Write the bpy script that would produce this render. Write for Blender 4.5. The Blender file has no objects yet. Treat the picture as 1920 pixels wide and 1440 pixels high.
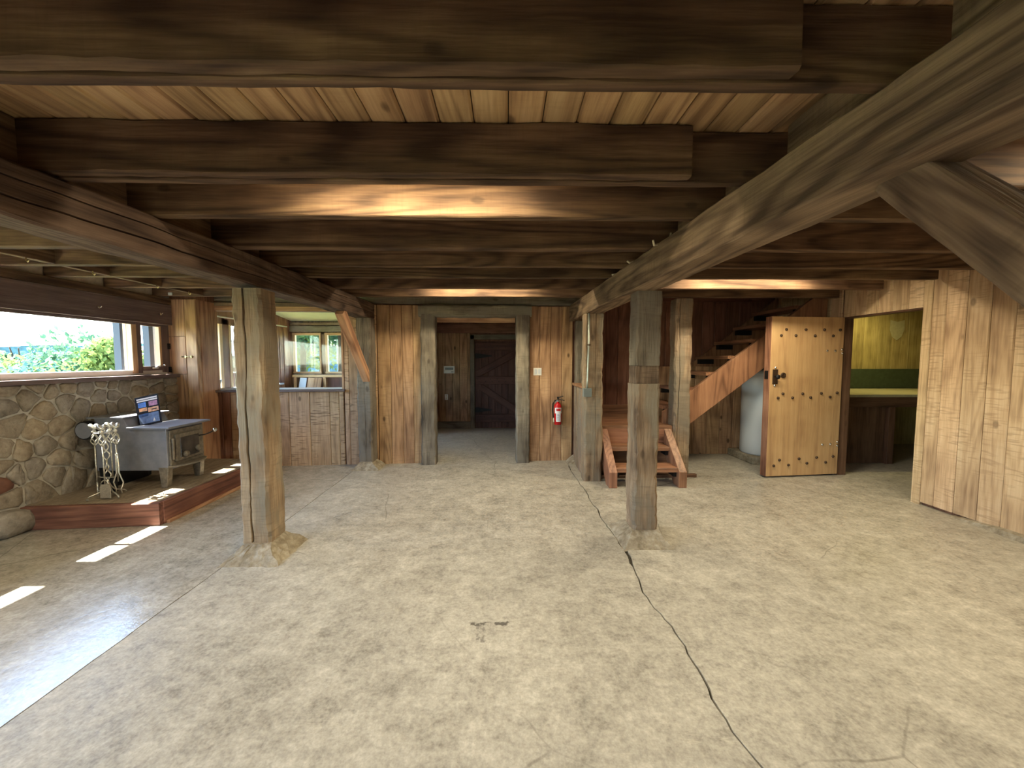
import bpy, bmesh, math, random
import numpy as np
from mathutils import Vector, Matrix, noise as mnoise
R = random.Random(7)
sc = bpy.context.scene
COL = sc.collection
rad = math.radians

# ------------------------------------------------------------------ camera, world, sun, exposure
cam_d = bpy.data.cameras.new('camera')
cam_d.sensor_fit = 'HORIZONTAL'; cam_d.sensor_width = 36.0
cam_d.lens = 721.0 / 1920.0 * 36.0
cam_d.clip_start = 0.02; cam_d.clip_end = 2000
cam = bpy.data.objects.new('camera', cam_d); COL.objects.link(cam)
cam.location = (0, 0, 1.45)
cam.rotation_euler = (rad(90 - 3.5714), 0, rad(-0.9517))
sc.camera = cam

SKY = 1.0
SUN = 30.0
LAMP = 1.0
world = bpy.data.worlds.new('world'); sc.world = world; world.use_nodes = True
wn = world.node_tree; wn.nodes.clear()
wo = wn.nodes.new('ShaderNodeOutputWorld'); wb = wn.nodes.new('ShaderNodeBackground')
ws = wn.nodes.new('ShaderNodeTexSky'); ws.sky_type = 'NISHITA'
ws.sun_disc = False; ws.sun_elevation = rad(52); ws.sun_rotation = rad(-90); ws.air_density = 1.0; ws.dust_density = .7; ws.ozone_density = 2.0
wb.inputs['Strength'].default_value = SKY
wn.links.new(ws.outputs[0], wb.inputs[0]); wn.links.new(wb.outputs[0], wo.inputs[0])

sun_d = bpy.data.lights.new('sun', 'SUN'); sun_d.energy = SUN; sun_d.angle = rad(0.6); sun_d.color = (1.0, 0.93, 0.82)
sun = bpy.data.objects.new('sun', sun_d); COL.objects.link(sun)
sun.rotation_euler = (0, rad(-37.95), 0)

sc.view_settings.view_transform = 'Standard'
sc.view_settings.look = 'None'
sc.view_settings.gamma = 1.0
sc.view_settings.use_curve_mapping = False
sc.view_settings.exposure = 1.72
sc.cycles.max_bounces = 7; sc.cycles.diffuse_bounces = 4; sc.cycles.glossy_bounces = 3
sc.cycles.transparent_max_bounces = 12; sc.cycles.transmission_bounces = 6
sc.cycles.use_denoising = True
sc.cycles.sample_clamp_indirect = 2.0; sc.cycles.use_light_tree = False
sc.cycles.caustics_reflective = False; sc.cycles.caustics_refractive = False

def portal(loc, rot, sx, sy):                       # sampling guides set in the window openings
    d = bpy.data.lights.new('window_portal', 'AREA'); d.shape = 'RECTANGLE'; d.size = sx; d.size_y = sy
    d.cycles.is_portal = True
    o = bpy.data.objects.new('window_portal', d); COL.objects.link(o); o.location = loc; o.rotation_euler = rot; o['kind'] = 'helper'
portal((-4.3, .17, 1.62), (0, rad(-90), 0), 0.56, 9.3)
portal((-2.6, -4.76, 1.1), (rad(90), 0, 0), 2.0, 1.1)

# ------------------------------------------------------------------ materials
def srgb(r, g, b):
    f = lambda c: (c / 255 / 12.92) if c / 255 <= .04045 else ((c / 255 + .055) / 1.055) ** 2.4
    return (f(r), f(g), f(b), 1.0)
class NT:
    def __init__(s, name):
        s.m = bpy.data.materials.new(name); s.m.use_nodes = True
        s.t = s.m.node_tree; s.t.nodes.clear()
        s.out = s.t.nodes.new('ShaderNodeOutputMaterial')
    def n(s, typ, **kw):
        x = s.t.nodes.new('ShaderNode' + typ)
        for k, v in kw.items():
            if k.startswith('i_'):
                key = k[2:]; key = int(key) if key.isdigit() else key.replace('_', ' ')
                s.set(x.inputs[key], v)
            else: setattr(x, k, v)
        return x
    def set(s, inp, v):
        if isinstance(v, bpy.types.NodeSocket): s.t.links.new(v, inp)
        else: inp.default_value = v
    def math(s, op, a, b=None, c=None, clamp=False):
        x = s.t.nodes.new('ShaderNodeMath'); x.operation = op; x.use_clamp = clamp
        s.set(x.inputs[0], a)
        if b is not None: s.set(x.inputs[1], b)
        if c is not None: s.set(x.inputs[2], c)
        return x.outputs[0]
    def vmath(s, op, a, b):
        x = s.t.nodes.new('ShaderNodeVectorMath'); x.operation = op
        s.set(x.inputs[0], a); s.set(x.inputs[1], b); return x.outputs[0]
    def mix(s, fac, a, b, mode='MIX'):
        x = s.t.nodes.new('ShaderNodeMix'); x.data_type = 'RGBA'; x.blend_type = mode
        s.set(x.inputs[0], fac); s.set(x.inputs[6], a); s.set(x.inputs[7], b); return x.outputs[2]
    def ramp(s, fac, stops):
        x = s.t.nodes.new('ShaderNodeValToRGB'); e = x.color_ramp.elements
        while len(e) < len(stops): e.new(0.5)
        for i, (p, c) in enumerate(stops):
            e[i].position = p; e[i].color = c if len(c) == 4 else (*c, 1)
        s.set(x.inputs[0], fac); return x.outputs[0]
    def noise(s, vec, scale, detail=3, rough=.55, dist=0):
        x = s.n('TexNoise', i_Scale=scale, i_Detail=detail, i_Roughness=rough, i_Distortion=dist)
        s.set(x.inputs['Vector'], vec); return x.outputs[0]
    def smooth(s, v, a, b, x0=0., x1=1.):
        x = s.t.nodes.new('ShaderNodeMapRange'); x.interpolation_type = 'SMOOTHSTEP'
        s.set(x.inputs[0], v); x.inputs[1].default_value = a; x.inputs[2].default_value = b
        x.inputs[3].default_value = x0; x.inputs[4].default_value = x1; return x.outputs[0]
    def bsdf(s, color, rough=.6, metal=0., spec=.35, bump=None, bs=.3, bd=.01, **kw):
        b = s.n('BsdfPrincipled')
        s.set(b.inputs['Base Color'], color); s.set(b.inputs['Roughness'], rough); s.set(b.inputs['Metallic'], metal)
        s.set(b.inputs['Specular IOR Level'], spec)
        if bump is not None:
            bp = s.n('Bump', i_Strength=bs, i_Distance=bd); s.set(bp.inputs['Height'], bump)
            s.t.links.new(bp.outputs[0], b.inputs['Normal'])
        for k, v in kw.items(): s.set(b.inputs[k], v)
        s.t.links.new(b.outputs[0], s.out.inputs[0]); return b

SAT = .80
def wood(name, dark, mid, light, knots=.6, rings=.5, saw=0., blotch=.5, rough=.6, vary=.25, spec=.25, gray=None, grain=1.0, bs=.35):
    """Wood whose grain runs along the object's local Z."""
    k = NT(name)
    tc = k.n('TexCoord'); oi = k.n('ObjectInfo')
    rnd = oi.outputs['Random']
    off = k.n('CombineXYZ'); k.set(off.inputs[0], k.math('MULTIPLY', rnd, 37.0)); k.set(off.inputs[1], k.math('MULTIPLY', rnd, 71.3)); k.set(off.inputs[2], k.math('MULTIPLY', rnd, 19.7))
    v = k.vmath('ADD', tc.outputs['Object'], off.outputs[0])
    vs = k.vmath('MULTIPLY', v, (1, 1, .06))
    fine = k.noise(vs, 70 * grain, 2, .65)
    streak = k.noise(vs, 14 * grain, 2, .65)
    low = k.noise(k.vmath('MULTIPLY', v, (1, 1, .09)), 3.2 * grain, 1, .5, 0)
    ring = k.math('SINE', k.math('MULTIPLY', low, 95.0))
    ring = k.math('MULTIPLY_ADD', ring, .5, .5)
    ring = k.math('POWER', ring, 2.0)
    blo = k.noise(v, 2.3, 2, .65)
    f = k.math('ADD', k.math('MULTIPLY', streak, .55), k.math('MULTIPLY', fine, .45))
    f = k.math('SUBTRACT', f, k.math('MULTIPLY', ring, .26 * rings))
    f = k.math('ADD', f, k.math('MULTIPLY', k.math('SUBTRACT', blo, .5), blotch))
    col = k.ramp(f, [(.18, dark), (.46, mid), (.78, light)])
    if gray is not None:
        g = k.smooth(k.noise(k.vmath('MULTIPLY', v, (1, 1, .3)), 4.5, 3, .65), .42, .62)
        col = k.mix(g, col, gray)
    vo = k.n('TexVoronoi', i_Scale=4.6); vo.feature = 'F1'
    k.set(vo.inputs['Vector'], k.vmath('MULTIPLY', v, (1, 1, .55)))
    kd = k.math('ADD', vo.outputs['Distance'], k.math('MULTIPLY', fine, .05))
    kn = k.smooth(kd, .08, .15, 1., 0.)
    col = k.mix(k.math('MULTIPLY', kn, knots), col, tuple(c * .28 for c in dark[:3]) + (1,))
    h = fine
    if saw > 0:
        sw = k.noise(k.vmath('MULTIPLY', v, (.12, .12, 1.0)), 60, 1, .6)
        sp = k.smooth(blo, .42, .60)
        sw = k.math('MULTIPLY', k.smooth(sw, .5, .68), sp)
        col = k.mix(k.math('MULTIPLY', sw, saw), col, dark)
    br = k.math('MULTIPLY_ADD', k.math('SUBTRACT', k.math('FRACT', k.math('MULTIPLY', rnd, 7.13)), .5), vary * 2, 1.0)
    hs = k.n('HueSaturation'); k.set(hs.inputs['Color'], col); k.set(hs.inputs['Value'], k.math('MULTIPLY', br, 1.06)); hs.inputs['Saturation'].default_value = SAT
    k.set(hs.inputs['Hue'], k.math('MULTIPLY_ADD', k.math('SUBTRACT', k.math('FRACT', k.math('MULTIPLY', rnd, 3.71)), .5), .012, .5))
    k.bsdf(hs.outputs[0], rough, 0, spec, h, bs * .8, .008)
    return k.m

def plain(name, col, rough=.5, metal=0., spec=.4, noise=0., nscale=20, bump=0., emit=None, es=0., coat=0.):
    k = NT(name)
    c = col; h = None
    if noise or bump:
        tc = k.n('TexCoord'); nz = k.noise(tc.outputs['Object'], nscale, 4, .6)
        if noise:
            c = k.mix(k.smooth(nz, .3, .7), tuple(x * (1 - noise) for x in col[:3]) + (1,), tuple(min(1, x * (1 + noise)) for x in col[:3]) + (1,))
        if bump: h = nz
    b = k.bsdf(c, rough, metal, spec, h, bump if bump else .3)
    if emit is not None:
        b.inputs['Emission Color'].default_value = emit; b.inputs['Emission Strength'].default_value = es
    if coat: b.inputs['Coat Weight'].default_value = coat
    return k.m

M = {}
M['joist'] = wood('joist_wood', srgb(60, 39, 21), srgb(94, 66, 38), srgb(134, 102, 63), knots=.5, rings=.9, saw=.08, blotch=.6, vary=.06, rough=.75)
M['beam'] = wood('beam_wood', srgb(78, 60, 42), srgb(120, 96, 68), srgb(158, 132, 98), knots=.4, rings=.9, saw=.18, blotch=.7, vary=.04, rough=.8, bs=.6)
M['beam_dark'] = wood('dark_beam_wood', srgb(58, 42, 32), srgb(94, 72, 54), srgb(132, 106, 82), knots=.5, rings=.6, saw=.3, blotch=.7, vary=.04, rough=.8, bs=.6)
M['post'] = wood('post_wood', srgb(88, 66, 46), srgb(136, 108, 78), srgb(176, 150, 116), knots=.5, rings=.4, saw=.25, blotch=.9, vary=.06, rough=.85, bs=.9, gray=srgb(128, 114, 94))
M['weathered'] = wood('weathered_wood', srgb(66, 58, 48), srgb(112, 101, 84), srgb(150, 138, 116), knots=.5, rings=.3, saw=.2, blotch=.9, vary=.08, rough=.88, bs=.9, gray=srgb(118, 110, 96))
M['decking'] = wood('ceiling_plank_wood', srgb(138, 98, 46), srgb(184, 140, 76), srgb(212, 172, 106), knots=.7, rings=.7, saw=.1, blotch=.5, vary=.12, rough=.65)
M['plank'] = wood('back_plank_wood', srgb(122, 84, 46), srgb(174, 128, 76), srgb(206, 162, 106), knots=.8, rings=.6, saw=.25, blotch=.7, vary=.14, rough=.6)
M['plank_saw'] = wood('sawn_plank_wood', srgb(124, 88, 54), srgb(188, 146, 98), srgb(216, 178, 130), knots=.7, rings=.3, saw=.8, blotch=.6, vary=.10, rough=.7)
M['plank_red'] = wood('red_plank_wood', srgb(84, 44, 26), srgb(122, 70, 42), srgb(150, 94, 60), knots=.5, rings=.4, saw=0, blotch=.6, vary=.18, rough=.5)
M['plank_right'] = wood('pale_plank_wood', srgb(150, 116, 76), srgb(194, 160, 112), srgb(220, 192, 148), knots=.6, rings=.5, saw=.5, blotch=.6, vary=.10, rough=.65)
M['plank_cedar'] = wood('cedar_plank_wood', srgb(90, 48, 28), srgb(132, 80, 48), srgb(172, 116, 76), knots=.4, rings=.5, saw=.1, blotch=.7, vary=.2, rough=.6)
M['panel'] = wood('fir_panel_wood', srgb(146, 96, 52), srgb(192, 138, 84), srgb(218, 170, 116), knots=.15, rings=.9, saw=0, blotch=.5, vary=.08, rough=.5)
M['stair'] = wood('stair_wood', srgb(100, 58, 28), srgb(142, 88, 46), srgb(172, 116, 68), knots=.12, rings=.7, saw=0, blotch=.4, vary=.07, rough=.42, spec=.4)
M['door_ply'] = wood('door_plywood', srgb(164, 118, 58), srgb(194, 148, 80), srgb(210, 168, 100), knots=.05, rings=.4, saw=0, blotch=.6, vary=.02, rough=.5, grain=.7)
M['door_dark'] = wood('dark_door_wood', srgb(52, 26, 22), srgb(82, 44, 36), srgb(108, 64, 52), knots=.2, rings=.3, saw=0, blotch=.4, vary=.1, rough=.5)
M['hearth_wood'] = wood('hearth_edge_wood', srgb(72, 38, 28), srgb(112, 62, 42), srgb(150, 92, 62), knots=.2, rings=.6, saw=0, blotch=.6, vary=.05, rough=.5)
M['frame_dark'] = wood('dark_frame_wood', srgb(74, 58, 56), srgb(110, 90, 86), srgb(136, 114, 108), knots=.1, rings=.2, saw=0, blotch=.3, vary=.05, rough=.5)
M['frame_light'] = wood('light_frame_wood', srgb(160, 112, 62), srgb(204, 158, 98), srgb(224, 188, 136), knots=.1, rings=.3, saw=0, blotch=.3, vary=.06, rough=.5)
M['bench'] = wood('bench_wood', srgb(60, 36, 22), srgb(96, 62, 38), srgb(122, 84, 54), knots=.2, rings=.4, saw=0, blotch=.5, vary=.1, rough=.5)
M['store_plank'] = wood('store_plank_wood', srgb(120, 104, 48), srgb(168, 148, 78), srgb(196, 178, 108), knots=.2, rings=.3, saw=0, blotch=.6, vary=.12, rough=.6)
M['siding'] = wood('siding_wood', srgb(84, 50, 36), srgb(120, 78, 58), srgb(150, 104, 80), knots=.2, vary=.2)
M['green'] = plain('green_paint', srgb(64, 78, 62), .5, noise=.15)
M['benchtop'] = plain('bench_top_laminate', srgb(186, 182, 150), .35, noise=.08)
M['cream'] = plain('cream_plaster', srgb(228, 220, 180), .8, noise=.04, nscale=6, bump=.1)
M['iron'] = plain('black_iron', srgb(38, 38, 40), .5, .6, noise=.2)
M['stove'] = plain('stove_steel', srgb(126, 128, 138), .36, .05, noise=.12, nscale=9, bump=.05)
M['stove_front'] = plain('stove_cast_iron', srgb(118, 110, 98), .5, .1, noise=.3, nscale=30, bump=.15)
M['stove_glass'] = plain('sooty_stove_glass', srgb(66, 60, 54), .12, 0, .6, noise=.5, nscale=7)
M['brass'] = plain('brass', srgb(196, 178, 132), .28, .9, noise=.12, nscale=60)
M['tool_metal'] = plain('fire_tool_metal', srgb(216, 212, 200), .3, .75, noise=.15, nscale=90)
M['chrome'] = plain('chrome', srgb(230, 230, 230), .12, 1.)
M['stud'] = plain('dark_stud_iron', srgb(74, 58, 46), .45, .5)
M['white_plastic'] = plain('white_plastic', srgb(236, 234, 228), .35)
M['grey_plastic'] = plain('grey_plastic', srgb(150, 152, 150), .4)
M['dark_plastic'] = plain('dark_plastic', srgb(30, 30, 32), .4)
M['white_enamel'] = plain('white_enamel', srgb(214, 220, 226), .28, 0, .5)
M['conduit'] = plain('galvanised_conduit', srgb(176, 184, 176), .35, .6)
M['box_grey'] = plain('grey_box_metal', srgb(130, 138, 136), .45, .3)
M['red_paint'] = plain('red_enamel', srgb(196, 24, 30), .25, 0, .5, coat=.4)
M['label_white'] = plain('paper_label', srgb(238, 238, 240), .6, noise=.05, nscale=120)
M['label_ink'] = plain('label_ink', srgb(96, 104, 160), .6)
M['black_rubber'] = plain('black_rubber', srgb(22, 22, 22), .5)
M['wire_white'] = plain('white_wire', srgb(220, 206, 178), .5)
M['card_black'] = plain('card_black', srgb(26, 22, 26), .6, spec=.15)
M['card_blue'] = plain('card_photo_blue', srgb(80, 120, 190), .3, noise=.4, nscale=25)
M['card_pink'] = plain('card_photo_pink', srgb(168, 108, 132), .3, noise=.5, nscale=28)
M['card_orange'] = plain('card_photo_orange', srgb(226, 160, 110), .3, noise=.3, nscale=25)
M['card_grey'] = plain('card_photo_grey', srgb(98, 112, 146), .3, noise=.3, nscale=18)
M['card_white'] = plain('card_white', srgb(226, 214, 206), .4)
M['dark_void'] = plain('dark_masonry', srgb(60, 56, 50), .9, noise=.2)
M['post_blue'] = plain('dark_blue_paint', srgb(34, 44, 60), .6)
M['earth'] = plain('earth', srgb(110, 116, 70), .9, noise=.3, nscale=3)
M['trunk'] = plain('bark', srgb(62, 52, 42), .9, noise=.3, nscale=12, bump=.4)
M['roofing'] = plain('roofing', srgb(150, 168, 200), .6, noise=.15, nscale=14)
M['lamp_glow'] = plain('lamp_tube', srgb(255, 236, 200), .4, emit=(1.0, .86, .58, 1), es=35.0 * LAMP)
M['store_glow'] = plain('store_bulb', srgb(255, 236, 160), .4, emit=(1.0, .80, .30, 1), es=26.0 * LAMP)
M['lamp_body'] = plain('lamp_body_enamel', srgb(220, 216, 204), .4)

def glass_mat():
    k = NT('window_glass')
    t = k.n('BsdfTransparent'); t.inputs[0].default_value = (.95, .98, .97, 1)
    g = k.n('BsdfGlossy'); g.inputs['Roughness'].default_value = .03
    ge = k.n('NewGeometry'); dt = k.n('VectorMath', operation='DOT_PRODUCT'); k.set(dt.inputs[0], ge.outputs['Normal']); k.set(dt.inputs[1], ge.outputs['Incoming'])
    om = k.math('SUBTRACT', 1.0, k.math('ABSOLUTE', dt.outputs['Value']), clamp=True)
    mx = k.n('MixShader'); k.set(mx.inputs[0], k.math('MULTIPLY_ADD', k.math('POWER', om, 5.0), .92, .03))
    k.t.links.new(t.outputs[0], mx.inputs[1]); k.t.links.new(g.outputs[0], mx.inputs[2]); k.t.links.new(mx.outputs[0], k.out.inputs[0])
    return k.m
M['glass'] = glass_mat()

def concrete_mat(name='concrete', sealed=False):
    k = NT(name)
    g = k.n('NewGeometry'); p = g.outputs['Position']
    big = k.noise(p, .9, 2, .6); med = k.noise(p, 5.0, 3, .65); fine = k.noise(p, 55, 2, .7)
    speck = k.noise(p, 130, 2, .6)
    wp = k.vmath('ADD', p, k.vmath('MULTIPLY', k.vmath('SUBTRACT', k.n('TexNoise', i_Vector=p, i_Scale=.8, i_Detail=1.0).outputs[1], (.5, .5, .5)), (1.6, 1.6, 0)))
    tro = k.noise(k.vmath('MULTIPLY', wp, (1.0, 7, 1)), 1.6, 3, .7)
    mid = k.noise(p, 17, 3, .72)
    f = k.math('ADD', k.math('MULTIPLY', med, .28), k.math('MULTIPLY', fine, .26))
    f = k.math('ADD', f, k.math('MULTIPLY', mid, .32))
    f = k.math('ADD', f, k.math('MULTIPLY', big, .14))
    f = k.math('ADD', f, k.math('MULTIPLY', k.math('SUBTRACT', tro, .5), .07))
    col = k.ramp(f, [(.38, srgb(124, 120, 112)), (.46, srgb(152, 148, 139)), (.54, srgb(171, 167, 157)), (.64, srgb(194, 190, 180))])
    st = k.smooth(speck, .66, .74)
    col = k.mix(k.math('MULTIPLY', st, .35), col, srgb(92, 86, 76))
    # pale scratches
    scn = k.noise(k.vmath('MULTIPLY', p, (.5, 9, 1)), 1.7, 2, .5, 1.5)
    scr = k.math('MULTIPLY', k.smooth(k.math('ABSOLUTE', k.math('SUBTRACT', scn, .5)), 0, .006, 1, 0), k.smooth(k.noise(p, .8), .5, .6))
    col = k.mix(k.math('MULTIPLY', scr, .35), col, srgb(214, 206, 190))
    # hairline cracks
    vo = k.n('TexVoronoi', i_Scale=.55); vo.feature = 'DISTANCE_TO_EDGE'
    wv = k.vmath('ADD', p, k.vmath('MULTIPLY', k.n('TexNoise', i_Vector=p, i_Scale=3.0, i_Detail=2.0).outputs[1], (.10, .10, 0)))
    k.set(vo.inputs['Vector'], wv)
    cr = k.math('MULTIPLY', k.smooth(vo.outputs['Distance'], .0005, .0035, 1, 0), k.smooth(k.noise(p, .7), .45, .6))
    col = k.mix(k.math('MULTIPLY', cr, .6), col, srgb(70, 64, 56))
    # dark spilled mark near the middle of the room
    sx = k.n('SeparateXYZ'); k.set(sx.inputs[0], k.vmath('ADD', p, k.vmath('MULTIPLY', k.vmath('SUBTRACT', k.n('TexNoise', i_Vector=p, i_Scale=18.0, i_Detail=5.0).outputs[1], (.5, .5, .5)), (.075, .075, 0))))
    def box(cx, cy, hx, hy):
        dx = k.math('SUBTRACT', k.math('ABSOLUTE', k.math('SUBTRACT', sx.outputs[0], cx)), hx)
        dy = k.math('SUBTRACT', k.math('ABSOLUTE', k.math('SUBTRACT', sx.outputs[1], cy)), hy)
        return k.smooth(k.math('MAXIMUM', dx, dy), -.004, .008, 1, 0)
    mk = k.math('MAXIMUM', box(-.10, 2.035, .105, .014), k.math('MULTIPLY', box(-.135, 1.96, .02, .06), .7))
    mk = k.math('MULTIPLY', mk, k.smooth(mid, .42, .54, .0, 1))
    col = k.mix(k.math('MULTIPLY', mk, .85), col, srgb(52, 46, 44))
    rg = k.smooth(k.math('ADD', k.math('MULTIPLY', med, .5), k.math('MULTIPLY', big, .5)), .35, .65, .36, .54)
    h = mid
    if sealed:
        rg = k.math('MULTIPLY', rg, .5)
        k.bsdf(col, rg, 0, .8, h, .16, .012, **{'Coat Weight': .2, 'Coat Roughness': .2})
    else: k.bsdf(col, rg, 0, .35, h, .16, .012)
    return k.m
M['concrete'] = concrete_mat(); M['concrete_sealed'] = concrete_mat('sealed_concrete', True)

def rough_concrete():
    k = NT('rough_concrete'); tc = k.n('TexCoord')
    n = k.noise(tc.outputs['Object'], 26, 5, .7); b = k.noise(tc.outputs['Object'], 7, 4, .6)
    f = k.math('MULTIPLY_ADD', n, .5, k.math('MULTIPLY', b, .5))
    col = k.ramp(f, [(.3, srgb(104, 94, 78)), (.5, srgb(150, 140, 122)), (.7, srgb(186, 180, 166))])
    k.bsdf(col, .9, 0, .2, f, .9, .03); return k.m
M['rough_concrete'] = rough_concrete()

def stone_mat():
    k = NT('field_stone'); tc = k.n('TexCoord'); oi = k.n('ObjectInfo'); rnd = oi.outputs['Random']
    off = k.n('CombineXYZ'); k.set(off.inputs[0], k.math('MULTIPLY', rnd, 37.)); k.set(off.inputs[1], k.math('MULTIPLY', rnd, 53.))
    v = k.vmath('ADD', tc.outputs['Object'], off.outputs[0])
    n = k.noise(v, 24, 5, .65); b = k.noise(v, 8, 3, .6); sp = k.noise(v, 70, 3, .6)
    f = k.math('MULTIPLY_ADD', n, .5, k.math('MULTIPLY', b, .5))
    col = k.ramp(f, [(.28, srgb(110, 99, 86)), (.48, srgb(152, 140, 124)), (.64, srgb(174, 162, 144)), (.8, srgb(202, 192, 174))])
    col = k.mix(k.math('MULTIPLY', k.smooth(sp, .62, .7), .4), col, srgb(200, 186, 158))
    hs = k.n('HueSaturation'); k.set(hs.inputs['Color'], col)
    k.set(hs.inputs['Value'], k.math('MULTIPLY_ADD', k.math('FRACT', k.math('MULTIPLY', rnd, 5.7)), .3, .84))
    k.set(hs.inputs['Saturation'], k.math('MULTIPLY_ADD', k.math('FRACT', k.math('MULTIPLY', rnd, 11.3)), .5, .7))
    k.bsdf(hs.outputs[0], .85, 0, .25, f, .8, .03); return k.m
M['stone'] = stone_mat()
M['mortar'] = plain('mortar', srgb(192, 188, 178), .9, noise=.14, nscale=18, bump=.5)
M['brick_red'] = plain('red_brick', srgb(116, 80, 66), .85, noise=.15, bump=.4)

def hearth_mat():
    k = NT('hearth_slate'); g = k.n('NewGeometry'); p = g.outputs['Position']
    n = k.noise(k.vmath('MULTIPLY', p, (4, 1, 1)), 5, 5, .65, .5); n2 = k.noise(p, 40, 3, .6)
    f = k.math('MULTIPLY_ADD', n, .7, k.math('MULTIPLY', n2, .3))
    col = k.ramp(f, [(.3, srgb(96, 84, 72)), (.5, srgb(140, 126, 108)), (.7, srgb(172, 160, 140))])
    k.bsdf(col, .6, 0, .3, f, .3, .01); return k.m
M['hearth'] = hearth_mat()

def leaf_mat(name, a, b, c):
    k = NT(name); g = k.n('NewGeometry'); oi = k.n('ObjectInfo')
    n = k.noise(g.outputs['Position'], 1.6, 3, .7)
    col = k.ramp(n, [(.3, a), (.5, b), (.7, c)])
    col = k.mix(k.math('MULTIPLY', g.outputs['Random Per Island'], .5), col, c)
    d = k.n('BsdfDiffuse'); k.set(d.inputs[0], col)
    t = k.n('BsdfTranslucent'); k.set(t.inputs[0], k.mix(.35, col, srgb(96, 132, 84)))
    mx = k.n('MixShader', i_0=.45); k.t.links.new(d.outputs[0], mx.inputs[1]); k.t.links.new(t.outputs[0], mx.inputs[2])
    k.t.links.new(mx.outputs[0], k.out.inputs[0]); return k.m
M['leaf_a'] = leaf_mat('leaves_green', srgb(44, 74, 62), srgb(68, 100, 80), srgb(104, 132, 96))
M['leaf_b'] = leaf_mat('leaves_yellow_green', srgb(68, 94, 56), srgb(104, 122, 66), srgb(142, 146, 80))
M['leaf_c'] = leaf_mat('leaves_blue_green', srgb(42, 72, 76), srgb(62, 98, 100), srgb(96, 130, 122))
M['hill'] = plain('wooded_hill', srgb(60, 88, 98), .95, noise=.3, nscale=.6)

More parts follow.
